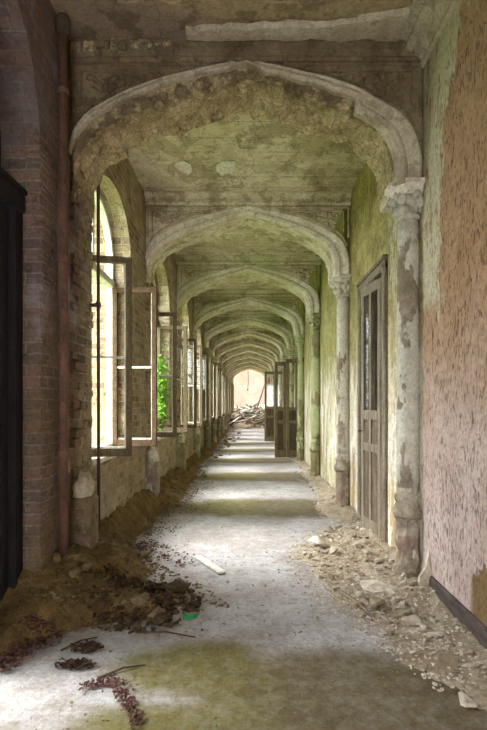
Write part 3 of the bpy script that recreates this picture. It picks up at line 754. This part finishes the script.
# ------------------------------------------------------------------ doors of the right wall
def door_frame(a, b, root, mat):
    f = MB(); x0, x1 = XR - 0.045, XR + 0.12; w = 0.10
    f.box(x0, x1, a - w + 0.04, a + 0.04, 0.0, 3.0, ch=0.014); f.box(x0, x1, b - 0.04, b + w - 0.04, 0.0, 3.0, ch=0.014)
    f.box(x0, x1, a - w + 0.04, b + w - 0.04, 2.93, 3.03, ch=0.014); f.box(x0 - 0.02, XR + 0.02, a - w + 0.02, b + w - 0.02, 3.03, 3.07, ch=0.012)
    f.box(XR + 0.02, x1, a + 0.04, b - 0.04, 2.86, 2.93)
    return f.build('door_frame', mat, root)
def door_leaf(hx, hy, dx, dy, w, root, mat, ncol=2, top=2.86, side=1, glass_mat=None):
    L = math.hypot(dx, dy); dx /= L; dy /= L
    M = Matrix(((dx, -dy, 0, hx), (dy, dx, 0, hy), (0, 0, 1, 0), (0, 0, 0, 1)))
    st = 0.085; t = 0.022; z0 = 0.02
    f = MB()
    f.box(0, st, -t, t, z0, top, M=M, ch=0.006); f.box(w - st, w, -t, t, z0, top, M=M, ch=0.006)
    for (za, zb) in ((z0, 0.22), (0.98, 1.07), (1.34, 1.44), (top - 0.11, top)): f.box(st, w - st, -t, t, za, zb, M=M)
    cw = (w - 2 * st); mid = []
    for i in range(1, ncol):
        xm = st + cw * i / ncol; mid.append(xm)
        f.box(xm - 0.028, xm + 0.028, -t, t, 0.2, top - 0.1, M=M)
    fr = f.build('door_leaf', mat, root)
    xs = [st] + [q for m_ in mid for q in (m_ - 0.028, m_ + 0.028)] + [w - st]
    for i in range(0, len(xs), 2):
        for (za, zb) in ((0.22, 0.98), (1.07, 1.34)):
            p = MB(); p.box(xs[i], xs[i + 1], -0.008, 0.008, za, zb, M=M)
            e = 0.03
            if xs[i + 1] - xs[i] > 0.08: p.box(xs[i] + e, xs[i + 1] - e, -0.015, 0.015, za + e, zb - e, M=M, ch=0.006)
            p.build('door_panel', PANELG if mat is WOODG else PANELD, fr)
        g = MB(); g.box(xs[i], xs[i + 1], -0.003, 0.003, 1.44, top - 0.11, M=M); g.build('door_glass', GLASS, fr)
    h = MB(); p = lambda u, v, z: tuple(M @ Vector((u, v, z)))
    h.tube([p(w - 0.045, t * side, 1.2), p(w - 0.045, (t + 0.05) * side, 1.2), p(w - 0.13, (t + 0.055) * side, 1.19)], 0.009, 6)
    h.build('door_handle', IRON, fr)
    return fr
for i, (k, mat) in enumerate(((0, WOODG), (3, WOODD), (5, WOODD))):
    a, b = Y0 + k * BAY + DA, Y0 + k * BAY + DB
    root = empty('door_%d' % (i + 2), (XR, (a + b) / 2, 0)); tag(root, None, None, None, 'structure')
    root['label'] = ['weathered grey panelled door ajar in a tall moulded frame', 'dark brown glazed double door folded out into the corridor', 'dark brown glazed door standing open further down the corridor'][i]
    door_frame(a, b, root, mat)
    if k == 0:
        door_leaf(XR - 0.035, a + 0.03, -0.085, 0.60, 0.58, root, mat, 2, side=1)
    else:
        fy = a + 0.02
        if k == 3:
            door_leaf(XR - 0.05, Y0 + k * BAY + 0.95, -1, -0.03, 0.36, root, mat, 1, 2.80, side=-1)
            door_leaf(XR - 0.42, Y0 + k * BAY + 0.93, -1, -0.16, 0.33, root, mat, 1, 2.72, side=-1)
        else:
            door_leaf(XR - 0.05, Y0 + k * BAY + 1.1, -1, 0.05, 0.80, root, mat, 2, side=-1)

# ------------------------------------------------------------------ trims at the front ceiling
t = MB(); t.prism([(XR, 4.30), (XR - 0.03, 4.31), (XR - 0.03, 4.335), (XR - 0.07, 4.37), (XR - 0.10, 4.42), (XR - 0.155, 4.455), (XR - 0.155, 4.475), (XR - 0.23, 4.49), (XR - 0.23, CEIL), (XR, CEIL)], 'y', -4.9, Y0)
tag(t.build('trim_1', PALEM), 'moulded plaster cornice along the top of the pink wall', None, None, 'structure')
def ragged(name, pts, z0, z1, mat, label, amp=0.03, parent=None):
    out = []; n = len(pts)
    for i in range(n):
        a = Vector(pts[i]); b = Vector(pts[(i + 1) % n]); m = max(2, int((b - a).length / 0.05))
        for j in range(m):
            p = a + (b - a) * (j / m); q = fbm(p.x * 6, p.y * 6, z0) * amp; out.append((p.x + q, p.y + fbm(p.y * 6, p.x * 6, 9) * amp))
    mb = MB(); mb.prism(out, 'z', z0, z1); return tag(mb.build(name, mat), label, None, None, 'structure')
ragged('trim_2', [(-0.52, 3.98), (-0.5, 4.06), (1.2, 4.06), (1.2, 3.78), (0.9, 3.86), (0.5, 3.93), (0.1, 3.92)], 4.47, CEIL, PALEM, 'hanging remnant of ceiling plaster in front of the first arch')
ragged('trim_3', [(-1.0, 3.72), (0.85, 3.72), (0.85, 3.86), (0.2, 3.88), (-0.9, 3.84)], CEIL - 0.022, CEIL, CEILM, 'thin ochre plaster layer on the front ceiling')

# peeling flakes under the first bay's ceiling
def flake(x, y, r, seed, label):
    rr = random.Random(seed); bm = bmesh.new(); n = 9; vs = []
    for i in range(n):
        a = 2 * PI * i / n; q = r * rr.uniform(0.6, 1.15); px, py = math.cos(a) * q * 0.75, math.sin(a) * q * 1.3
        vs.append(bm.verts.new((x + px, y + py, CEIL - 0.008 - 0.012 * max(0, -py / r) ** 2 * rr.random())))
    f = bm.faces.new(vs); bmesh.ops.triangulate(bm, faces=[f]); bmesh.ops.solidify(bm, geom=list(bm.faces), thickness=0.005)
    mb = MB(); mb.bm(bm); o = mb.build('paint_flake', WHITEW)
    return tag(o, label, 'paint flake', 'paint flakes curling off the ceiling')
flake(-0.83, 6.35, 0.16, 3, 'paler of two white paint flakes curling off the ceiling, nearer the windows')
flake(-0.30, 6.33, 0.19, 4, 'larger white paint flake curling off the middle of the ceiling behind the first arch')

# ------------------------------------------------------------------ end of the corridor
e = MB(); hw = 1.22
inn = [(XC + x * 1.0, z - 0.05) for x, z in inR]; ye = YEND
ew = MB()
poly_r = [(XC + hw * x / 1.22, z - 0.05) for x, z in interp([(1.22, 3.3), (1.22, 3.5), (1.12, 3.72), (0.85, 3.95), (0.42, 4.12), (0, 4.26)], 16)]
poly_l = [(2 * XC - x, z) for x, z in reversed(poly_r[:-1])]
cur = poly_r + poly_l
for yy in (ye + DEP, ye + DEP + 0.3):
    v = [(x, yy, z) for x, z in cur] + [(x, yy, CEIL) for x, z in cur]; n = len(cur)
    ew.add(v, [(i, n + i, n + i + 1, i + 1) for i in range(n - 1)])
    for (xa, xb) in ((cur[0][0], XR), (XL, cur[-1][0])): ew.add([(xa, yy, 0), (xb, yy, 0), (xb, yy, CEIL), (xa, yy, CEIL)], [(0, 1, 2, 3)])
n = len(cur); v = [(x, ye + DEP, z) for x, z in cur] + [(x, ye + DEP + 0.3, z) for x, z in cur]
ew.add(v, [(i, i + 1, n + i + 1, n + i) for i in range(n - 1)])
for x in (cur[0][0], cur[-1][0]): ew.add([(x, ye + DEP, 0), (x, ye + DEP + 0.3, 0), (x, ye + DEP + 0.3, 3.25), (x, ye + DEP, 3.25)], [(0, 1, 2, 3)])
ew.box(XL, XL + 0.01, ye - 0.02, ye + DEP + 0.3, 0, CEIL); ew.box(XR - 0.01, XR, ye - 0.02, ye + DEP + 0.3, 0, CEIL)
tag(ew.build('wall_end', ENDF), kind='structure')
rw = MB(); rw.box(-9, 9, YEND + 11, YEND + 11.3, 0, 8); rw.box(7, 7.3, YEND + 0.8, YEND + 11, 0, 5)
tag(rw.build('wall_far', ENDW), 'pale sunlit wall of the roofless room beyond the corridor', None, None, 'structure')
gf = MB(); gf.box(-9, -2, YEND + 0.3, YEND + 11, -0.2, 0); gf.box(XR + .35, 9, YEND + 0.8, YEND + 11, -0.2, 0)
tag(gf.build('floor_room', GRIT), kind='structure')

def hull(seed, sx, sy, sz, n=14):
    rr = random.Random(seed); bm = bmesh.new()
    for i in range(n):
        p = Vector((rr.uniform(-1, 1), rr.uniform(-1, 1), rr.uniform(-1, 1)))
        m = max(abs(p.x), abs(p.y), abs(p.z)); p = p / m * rr.uniform(0.75, 1.0)
        bm.verts.new((p.x * sx, p.y * sy, p.z * sz))
    r = bmesh.ops.convex_hull(bm, input=bm.verts)
    bmesh.ops.delete(bm, geom=[g for g in r['geom_interior'] if isinstance(g, bmesh.types.BMVert)], context='VERTS')
    me = bpy.data.meshes.new('fragment'); bm.to_mesh(me); bm.free(); return me
# heap in the far room: base, planks, lumps
def heap_far(x, y):
    if (y < YEND + 0.9 and not (XL < x < XR)): return -0.05
    d = ((x - 0.0) / 3.4) ** 2 + ((y - (YEND + 1.5)) / (7.2 if y < YEND + 1.5 else 4.0)) ** 2
    return max(-0.05, 1.15 * (1 - d) ** 1.0 + 0.14 * fbm(x * 1.3, y * 1.3)) if d < 1.05 else -0.05
def heightfield(name, mat, x0, x1, nx, y0, y1, ny, fn, label, cat, skirt=0.03, kind='stuff'):
    mb = MB(); v = []; f = []
    for j in range(ny + 1):
        for i in range(nx + 1):
            x = x0 + (x1 - x0) * i / nx; y = y0 + (y1 - y0) * j / ny; v.append((x, y, fn(x, y) - skirt * 0.2))
    for j in range(ny):
        for i in range(nx):
            q = (j * (nx + 1) + i, j * (nx + 1) + i + 1, (j + 1) * (nx + 1) + i + 1, (j + 1) * (nx + 1) + i)
            if max(v[t_][2] for t_ in q) > 0.0: f.append(q)
    used = sorted({i for q in f for i in q}); mp = {i: k for k, i in enumerate(used)}
    mb.add([v[i] for i in used], [tuple(mp[i] for i in q) for q in f], True)
    o = mb.build(name, mat); return tag(o, label, cat, None, kind)
heightfield('rubble_mound', RUBD, XL + 0.01, XR - 0.01, 30, YEND - 6.5, YEND + 6, 90, heap_far, 'mound of grey debris filling the far end room', 'rubble')
for i in range(84):
    y = YEND + R.uniform(-4.8, 1.6); x = R.uniform(-1.1, 1.0); L = R.uniform(0.3, 0.8)
    mb = MB(); mb.box(-L, L, -R.uniform(0.03, 0.07), R.uniform(0.03, 0.07), -0.02, 0.02, ch=0.004)
    o = mb.build('broken_plank', [WOODB, WHITEW, WOODG, MOULD][i % 4]); o.location = (x, y, max(0, heap_far(x, y)) + R.uniform(0.06, 0.2))
    o.rotation_euler = (R.uniform(-0.4, 0.4), R.uniform(-0.45, 0.45), R.uniform(-1.1, 1.1))
    tag(o, 'broken plank lying in the heap at the bright far end', 'plank', 'broken planks on the far heap')
HM = [hull(900 + i, 0.16, 0.12, 0.08) for i in range(6)]
for m_ in HM: m_.materials.append(CH_PL)
for i in range(40):
    y = YEND + R.uniform(-5.6, 1.6); x = R.uniform(-1.2, 1.1); s = R.uniform(0.4, 1.05)
    o = bpy.data.objects.new('rubble_block', HM[i % 6]); COL.objects.link(o); o.scale = (s, s, s); o.rotation_euler = (R.uniform(-.4, .4), R.uniform(-.4, .4), R.uniform(0, 6))
    o.location = (x, y, max(0, heap_far(x, y)) + 0.06 * s); tag(o, 'pale masonry block lying in the heap at the bright far end', 'rubble block', 'masonry blocks on the far heap')
mb = MB(); mb.tube([(0.45, YEND + 1.5, 0.9), (1.45, YEND + 2.6, 4.0)], 0.05, 8)
tag(mb.build('leaning_pole', WOODK), 'dark pole slanting up from the far rubble heap, seen through the end arch', 'pole')
bx = MB(); bx.box(0.62, 1.25, YEND + 2.6, YEND + 3.3, 0.2, 1.55, ch=0.02); tag(bx.build('masonry_block', ENDF), 'squared tan block behind the far heap under the leaning pole', 'block')
mb = MB(); mb.tube([(-0.15, YEND + 0.72, 4.1), (-0.13, YEND + 0.72, 3.3), (-0.17, YEND + 0.72, 2.75)], 0.022, 6); mb.lathe([(0.01, 2.55), (0.045, 2.6), (0.045, 2.7), (0.01, 2.77)], 8, -0.17, YEND + 0.72)
tag(mb.build('hanging_cable', WOODK), 'short dark cable hanging in the end arch opening', 'cable')

# ------------------------------------------------------------------ pipes
root = empty('downpipe', (-1.445, 3.85, 0.2))
mb = MB(); mb.tube([(-1.445, 3.85, 0.12), (-1.445, 3.85, 4.36)], 0.036, 14); mb.build('pipe', RUST, root)
mb = MB()
mb.lathe([(0.036, 4.36), (0.055, 4.38), (0.06, 4.47), (0.045, 4.5), (0.03, 4.5)], 12, -1.445, 3.85); mb.build('pipe_head', IRON, root)
for z in (1.1, 2.6, 3.9):
    mb = MB(); mb.lathe([(0.041, z), (0.047, z + 0.01), (0.047, z + 0.04), (0.041, z + 0.05)], 14, -1.445, 3.85); mb.box(-1.52, -1.445, 3.84, 3.86, z + 0.01, z + 0.04); mb.build('pipe_bracket', RUST, root)
tag(root, 'rust-brown downpipe running from ceiling to floor beside the first arch', 'pipe')
root = empty('iron_rod', (-1.42, 4.66, 0.3))
mb = MB(); mb.tube([(-1.415, 4.66, 0.2), (-1.42, 4.66, 2.3), (-1.42, 4.66, 3.82)], 0.016, 8); mb.build('rod', IRON, root)
mb = MB(); mb.box(-1.52, -1.40, 4.645, 4.675, 2.42, 2.45); mb.lathe([(0.018, 2.41), (0.026, 2.42), (0.026, 2.455), (0.018, 2.465)], 8, -1.42, 4.66); mb.build('wall_clamp', IRON, root)
tag(root, 'thin dark iron rod standing upright in front of the first window', 'rod')

# ------------------------------------------------------------------ dirt bank on the window side
def lerp_table(t, tab):
    if t <= tab[0][0]: return tab[0][1]
    for (a, va), (b, vb) in zip(tab[:-1], tab[1:]):
        if t <= b: return va + (vb - va) * (t - a) / (b - a)
    return tab[-1][1]
LW = [(2.6, 0.05), (3.1, 0.12), (3.35, 0.5), (3.7, 0.98), (4.2, 0.75), (4.8, 0.36), (5.5, 0.22), (6.5, 0.24), (8, 0.40), (10, 0.42), (12, 0.34), (18, 0.3), (30, 0.25)]
LH = [(2.6, 0.0), (3.1, 0.12), (3.5, 0.30), (4.0, 0.38), (5, 0.34), (6, 0.32), (7, 0.32), (9, 0.26), (12, 0.2), (30, 0.12)]
def bank(x, y):
    d = x - (XL + 0.02); w = lerp_table(y, LW) * (1 + 0.35 * fbm(x * 1.3, y * 1.3, 2)); h = lerp_table(y, LH)
    t = max(0.0, 1 - max(0.0, d) / w) if w > 0.02 else 0
    base = h * (t * t * (3 - 2 * t) * 0.6 + t * 0.4)
    return base + (0.05 * fbm(x * 5, y * 5, 1, 5) + 0.022 * fbm(x * 15, y * 15, 4) if t > 0 else 0) * min(1, t * 4) if t > 0 else 0.0
heightfield('dirt', EARTH, XL - 0.3, -0.2, 52, 2.6, 30, 760, bank, 'bank of ochre earth heaped along the foot of the window wall', 'dirt')
RW = [(2.2, 0.25), (2.8, 0.45), (3.3, 0.62), (4.0, 0.85), (5.0, 0.98), (5.6, 0.75), (6.4, 0.45), (7.0, 0.42), (9, 0.3), (12, 0.25), (20, 0.2)]
RH = [(2.2, 0.02), (2.9, 0.05), (4.0, 0.09), (5.1, 0.11), (6.0, 0.10), (7.2, 0.10), (12, 0.06), (20, 0.05)]
def rbank(x, y):
    d = (XR - 0.01) - x; w = lerp_table(y, RW) * (1 + 0.4 * fbm(x * 1.5, y * 1.5, 7)); h = lerp_table(y, RH)
    t = max(0.0, 1 - max(0.0, d) / w)
    return (h * (t ** 0.8) * (0.8 + 0.5 * fbm(x * 3, y * 3, 5)) + 0.012 * fbm(x * 14, y * 14, 3) * min(1, t * 5)) if t > 0 else 0.0
heightfield('rubble', GRIT, 0.2, XR - 0.005, 40, 2.2, 20, 560, rbank, 'low bank of plaster grit along the foot of the right wall', 'rubble')
def ground_z(x, y): return max(0.0, bank(x, y) - 0.006 if x < 0 else rbank(x, y) - 0.006)

# fine litter: one uncountable mass per bank
def litter(name, n, spots, size, mat, label, cat, flat=0.5, seed=1):
    rr = random.Random(seed); mb = MB()
    for i in range(n):
        x, y = spots(rr); s = size * rr.uniform(0.4, 1.3); z = ground_z(x, y)
        a = rr.uniform(0, 6.3); M = Matrix.Translation((x, y, z + s * flat * 0.4)) @ Matrix.Rotation(a, 4, 'Z') @ Matrix.Rotation(rr.uniform(-.5, .5), 4, 'X')
        k = [rr.uniform(0.6, 1.1) for _ in range(8)]
        v = [((-1 if j & 4 else 1) * s * k[j], (-1 if j & 2 else 1) * s * 0.8 * k[-j - 1], (-1 if j & 1 else 1) * s * flat * k[j]) for j in range(8)]
        mb.add(v, [(0, 1, 3, 2), (4, 6, 7, 5), (0, 4, 5, 1), (2, 3, 7, 6), (0, 2, 6, 4), (1, 5, 7, 3)], M=M)
    return tag(mb.build(name, mat), label, cat, None, 'stuff')
def spot_right(rr):
    y = rr.choice([rr.uniform(2.6, 6.3), rr.uniform(3, 5.8), rr.uniform(6, 14)]); w = lerp_table(y, RW) * 1.12
    return XR - 0.03 - w * rr.random() ** 0.9, y
def spot_left(rr):
    y = rr.choice([rr.uniform(3.3, 5), rr.uniform(4.5, 9), rr.uniform(8, 22)]); w = lerp_table(y, LW) * 1.35
    return XL + 0.05 + w * rr.random() ** 0.8, y
litter('gravel', 3600, spot_right, 0.010, CH_PL, 'pale plaster crumbs strewn along the foot of the right wall', 'crumbs', 0.5, 3)
litter('gravel', 2400, spot_left, 0.012, CH_ST, 'brown crumbs strewn over the earth bank by the windows', 'crumbs', 0.6, 4)
def spot_floor(rr):
    return rr.uniform(-1.0, 0.9), 2.2 + 9 * rr.random() ** 1.6
litter('gravel', 700, spot_floor, 0.007, CH_ST, 'grit scattered over the open middle of the floor', 'grit', 0.5, 5)

def leaves_mass(name, n, centres, size, mat, label, seed):
    rr = random.Random(seed); mb = MB()
    for i in range(n):
        cx, cy, rx, ry = rr.choice(centres); a = rr.uniform(0, 6.3); q = rr.random() ** 0.6
        x, y = cx + math.cos(a) * q * rx, cy + math.sin(a) * q * ry
        if x < XL + 0.05: continue
        s = size * rr.uniform(0.6, 1.3); z = ground_z(x, y) + 0.008 + rr.random() * 0.02
        M = Matrix.Translation((x, y, z)) @ Matrix.Rotation(rr.uniform(0, 6.3), 4, 'Z') @ Matrix.Rotation(rr.uniform(-.7, .7), 4, 'X') @ Matrix.Rotation(rr.uniform(-.6, .6), 4, 'Y')
        v = [(-s, 0, 0.25 * s), (-s * .3, s * .5, 0.3 * s), (s * .4, s * .42, 0.2 * s), (s, 0, 0.35 * s), (s * .4, -s * .42, 0.25 * s), (-s * .3, -s * .5, 0.3 * s), (0, 0, 0)]
        mb.add(v, [(6, i_, (i_ + 1) % 6) for i_ in range(6)], M=M)
    return tag(mb.build(name, mat), label, 'dead leaves', None, 'stuff')
leaves_mass('dead_leaves', 330, [(-1.38, 3.05, 0.13, 0.2), (-1.40, 2.9, 0.1, 0.15), (-1.3, 3.15, 0.12, 0.1)], 0.018, LEAFD, 'drift of reddish dead leaves at the foot of the near brick wall', 1)
leaves_mass('dead_leaves', 330, [(-0.84, 2.63, 0.07, 0.05), (-0.75, 2.68, 0.08, 0.05), (-0.66, 2.58, 0.05, 0.07), (-0.60, 2.47, 0.035, 0.07), (-0.54, 2.36, 0.035, 0.07)], 0.0125, LEAFD, 'curling trail of dead leaves on the bare floor nearest the camera', 2)
leaves_mass('dead_leaves', 640, [(-1.0, 5.0, 0.28, 0.3), (-0.8, 4.8, 0.3, 0.25), (-1.1, 5.2, 0.15, 0.3), (-1.05, 6.0, 0.26, 0.5), (-0.95, 7.3, 0.4, 0.5), (-1.0, 9, 0.4, 1.0)], 0.018, LEAFD, 'dark red dead leaves on the pale floor below the first window', 3)
leaves_mass('dead_leaves', 700, [(-0.9, 3.75, 0.36, 0.35), (-0.8, 3.4, 0.35, 0.14), (-0.6, 3.7, 0.2, 0.2), (-0.95, 4.0, 0.25, 0.2), (-1.0, 3.05, 0.1, 0.06), (-1.0, 2.85, 0.12, 0.05)], 0.017, LEAFK, 'blackened leaf litter among the clods of the near dirt bank', 4)

# ------------------------------------------------------------------ countable rubble
placed = []
def place(me, name, x, y, s, label, cat, group, sink=0.15, rng=R, tilt=0.35, clear=0.8, rz=None):
    for (px, py, pr) in placed:
        if (px - x) ** 2 + (py - y) ** 2 < ((pr + s) * clear) ** 2: return None
    placed.append((x, y, s))
    o = bpy.data.objects.new(name, me); COL.objects.link(o)
    o.rotation_euler = (rng.uniform(-tilt, tilt), rng.uniform(-tilt, tilt), rng.uniform(0, 6.3) if rz is None else rz)
    k = s / max(max(abs(q) for q in v.co) for v in me.vertices); o.scale = (k, k, k)
    Mr = o.rotation_euler.to_matrix() * k
    zs = [(Mr @ v.co).z for v in me.vertices]; zmin, zmax = min(zs), max(zs)
    o.location = (x, y, ground_z(x, y) - zmin - sink * (zmax - zmin))
    return tag(o, label, cat, group)
def shapes(mat, base, n, dims):
    r = []
    for i in range(n):
        me = hull(base + i, *dims[i % len(dims)]); me.materials.append(mat); r.append(me)
    return r
PL = shapes(CH_PL, 10, 9, [(1, .8, .35), (1, .6, .3), (1, .85, .6)])
BR = shapes(CH_BR, 40, 5, [(1, .55, .4), (1, .7, .5)])
DK = shapes(CH_DK, 70, 6, [(1, .8, .6), (1, .7, .45)])
ST = shapes(CH_ST, 100, 6, [(1, .8, .55), (1, .65, .45)])
# singled-out pieces first
def single(me_dims, mat, seed, name, x, y, s, label, cat, tilt=0.15, rz=None, sink=0.1):
    me = hull(seed, *me_dims); me.materials.append(mat); return place(me, name, x, y, s, label, cat, None, sink, R, tilt, 0.0, rz)
single((1, .55, .3), CH_DK, 201, 'stone_slab', -0.60, 4.0, 0.135, 'dark flat stone slab at the outer edge of the near dirt bank', 'stone', 0.1, 0.1)
single((1, .7, .6), CH_ST, 202, 'stone', -0.80, 3.62, 0.07, 'squarish ochre stone in the dark clods of the near dirt bank', 'stone')
single((1, .6, .5), CH_ST, 203, 'stone', -0.66, 3.50, 0.075, 'brown stone at the lower edge of the near dirt bank', 'stone')
single((1, .8, .15), CH_PL, 204, 'plaster_slab', 1.02, 3.95, 0.15, 'largest flat plaster slab lying before the nearest column', 'plaster slab', 0.15)
single((1, .75, .4), CH_PL, 305, 'stone', 0.93, 3.62, 0.085, 'rounded grey stone in the rubble before the nearest column', 'stone')
single((1, .7, .4), CH_PL, 306, 'stone', 1.10, 3.38, 0.075, 'tan stone in the rubble nearest the dark baseboard', 'stone')
single((1, .7, .35), CH_PL, 207, 'plaster_slab', 0.72, 5.2, 0.13, 'grey plaster slab tilted up on the rubble below the panelled door', 'plaster slab', 0.5)
single((1, .6, .3), CH_PL, 208, 'plaster_slab', 1.08, 2.5, 0.065, 'white plaster chip lying alone near the bottom corner by the baseboard', 'plaster chip', 0.1)
# a shard leaning on the column foot
sh = MB(); sh.prism([(-0.10, 0), (0.07, 0), (0.11, 0.12), (0.075, 0.30), (0.04, 0.33), (0.0, 0.2), (-0.06, 0.14)], 'y', 0, 0.025, M=Matrix.Translation((1.40, 3.90, 0.02)) @ Matrix.Rotation(math.radians(-14), 4, 'X') @ Matrix.Rotation(0.25, 4, 'Z'))
tag(sh.build('plaster_shard', PALEM), 'upright plaster shard leaning against the wall beside the nearest column foot', 'plaster shard')
# white plank, sticks, green scrap
pk = MB(); pk.box(-0.27, 0.27, -0.035, 0.035, 0, 0.018, M=Matrix.Translation((-0.38, 4.63, 0.012)) @ Matrix.Rotation(-1.06, 4, 'Z'), ch=0.003)
tag(pk.build('plank', WHITEW), 'pale grey plank lying on the floor below the first window', 'plank')
sk = MB(); sk.tube([(0.70, 3.95, 0.03), (0.80, 3.72, 0.025), (0.86, 3.5, 0.02)], [0.012, 0.013, 0.008], 6)
tag(sk.build('stick', CH_PL), 'thin pale stick at the inner edge of the right rubble', 'stick')
for i, (p, q, lab) in enumerate((((-0.83, 2.72), (-0.6, 2.86), 'thin dark twig across the bare floor by the trail of dead leaves'), ((-1.15, 3.03), (-0.98, 3.2), 'dark twig on the pale floor in front of the reddish leaf drift'), ((-0.75, 3.27), (-0.35, 3.2), 'long dark twig at the lower edge of the dirt bank'))):
    tw = MB(); m_ = ((p[0] + q[0]) / 2, (p[1] + q[1]) / 2 + 0.02); tw.tube([(p[0], p[1], ground_z(*p) + .008), (m_[0], m_[1], ground_z(*m_) + 0.018), (q[0], q[1], ground_z(*q) + .008)], [0.007, 0.006, 0.003], 6)
    tag(tw.build('twig', CH_DK), lab, 'twig')
gs = MB(); gs.prism([(-0.045, -0.012), (-0.01, -0.02), (0.03, -0.008), (0.05, 0.012), (0.01, 0.02), (-0.04, 0.012)], 'z', 0.0, 0.018, M=Matrix.Translation((-0.42, 3.5, 0.004)))
gs.lathe([(0.012, 0.0), (0.014, 0.02), (0.008, 0.03)], 8, -0.46, 3.5)
tag(gs.build('plastic_scrap', GREENP), 'small bright green plastic scrap on the floor beside the dirt bank', 'scrap')
rng = random.Random(77)
def many(n, pool, fn, smin, smax, name, label, cat, group, clear=0.75):
    k = 0; tries = 0
    while k < n and tries < n * 12:
        tries += 1; x, y = fn(rng); s = smin + (smax - smin) * rng.random() ** 2.2
        if place(rng.choice(pool), name, x, y, s, label, cat, group, 0.2, rng, 0.3, clear): k += 1
many(170, PL, lambda r: (lambda y: (XR - 0.14 - (lerp_table(y, RW) * 0.9 - 0.1) * r.random(), y))(r.uniform(2.7, 6.0)), 0.014, 0.06, 'plaster_fragment', 'pale plaster fragment in the rubble at the foot of the right wall', 'plaster fragment', 'plaster fragments by the right wall')
many(34, BR, lambda r: (lambda y: (XR - 0.14 - (lerp_table(y, RW) * 0.9 - 0.1) * r.random(), y))(r.uniform(2.9, 5.9)), 0.018, 0.042, 'brick_fragment', 'brownish brick fragment in the rubble at the foot of the right wall', 'brick fragment', 'brick fragments by the right wall')
many(170, DK, lambda r: (lambda a, q: (-0.78 + 0.42 * q * math.cos(a), 3.72 + 0.45 * q * math.sin(a)))(r.uniform(0, 6.3), r.random() ** 0.6), 0.014, 0.055, 'clod', 'dark earth clod in the near dirt bank', 'clod', 'dark clods of the near dirt bank', 0.6)
many(36, ST, lambda r: (lambda a, q: (-0.95 + 0.5 * q * math.cos(a), 3.75 + 0.5 * q * math.sin(a)))(r.uniform(0, 6.3), r.random() ** 0.5), 0.02, 0.06, 'earth_lump', 'ochre lump among the dark clods of the near dirt bank', 'lump', 'ochre lumps of the near dirt bank', 0.6)
many(60, ST, lambda r: (lambda y: (XL + 0.12 + (lerp_table(y, LW) * 1.1) * r.random(), y))(4.3 + 8 * r.random() ** 1.5), 0.025, 0.075, 'stone_fragment', 'brown stone fragment on the earth bank under the windows', 'stone fragment', 'stone fragments under the windows')
many(22, PL, lambda r: (lambda y: (XR - 0.1 - 0.4 * r.random(), y))(r.uniform(7.3, 14)), 0.03, 0.075, 'plaster_lump', 'pale plaster lump beside the further columns of the right wall', 'plaster lump', 'plaster lumps by the further columns')
many(40, ST, lambda r: (-1.2 + 0.7 * r.random(), r.uniform(14, 30)), 0.04, 0.14, 'masonry_lump', 'brown masonry lump strewn along the far window side', 'masonry lump', 'masonry lumps along the far window side', 0.6)

# ------------------------------------------------------------------ greenery coming in at the second window
def shrub(cx, cy, cz, rx, ry, rz, n, name, label, seed, size=0.05, stems=6, zroot=-0.25):
    rr = random.Random(seed); root = empty(name, (cx, cy, zroot)); lf = MB(); st = MB()
    for i in range(stems):
        a = rr.uniform(0, 6.3); st.tube([(cx + rr.uniform(-.1, .1) - 0.1, cy + rr.uniform(-.2, .2), zroot), (cx + rx * .3 * math.cos(a), cy + ry * .3 * math.sin(a), (zroot + cz) / 2), (cx + rx * .7 * math.cos(a), cy + ry * .7 * math.sin(a), cz + rz * .5)], [0.014, 0.01, 0.004], 6)
    for i in range(n):
        p = Vector((rr.gauss(0, .45), rr.gauss(0, .45), rr.gauss(0, .45)))
        x, y, z = cx + p.x * rx, cy + p.y * ry, cz + p.z * rz; s = size * rr.uniform(0.6, 1.3)
        M = Matrix.Translation((x, y, z)) @ Matrix.Rotation(rr.uniform(0, 6.3), 4, 'Z') @ Matrix.Rotation(rr.uniform(-1.1, 1.1), 4, 'X') @ Matrix.Rotation(rr.uniform(-.8, .8), 4, 'Y')
        v = [(-s, 0, 0), (-s * .2, s * .5, 0.12 * s), (s * .5, s * .4, 0.08 * s), (s * 1.1, 0, -0.2 * s), (s * .5, -s * .4, 0.08 * s), (-s * .2, -s * .5, 0.12 * s)]
        lf.add(v, [(0, 1, 2, 3), (0, 3, 4, 5)], M=M)
    lf.build('foliage', LEAFG, root); st.build('stem', WOODB, root)
    return tag(root, label, 'shrub')
yb = Y0 + BAY
shrub(-1.64, yb + 1.93, 1.72, 0.16, 0.22, 0.75, 520, 'wild_shrub', 'bright green shrub growing in through the second window', 21, 0.04, 6, 0.99)
shrub(-3.0, yb + 3.2, 1.5, 0.9, 1.8, 1.5, 900, 'wild_shrub', 'green bush outside the third window', 22, 0.08, 9)
shrub(-3.0, yb + 7.2, 1.5, 0.9, 1.8, 1.4, 700, 'wild_shrub', 'green bush outside the fourth window', 23, 0.08, 9)
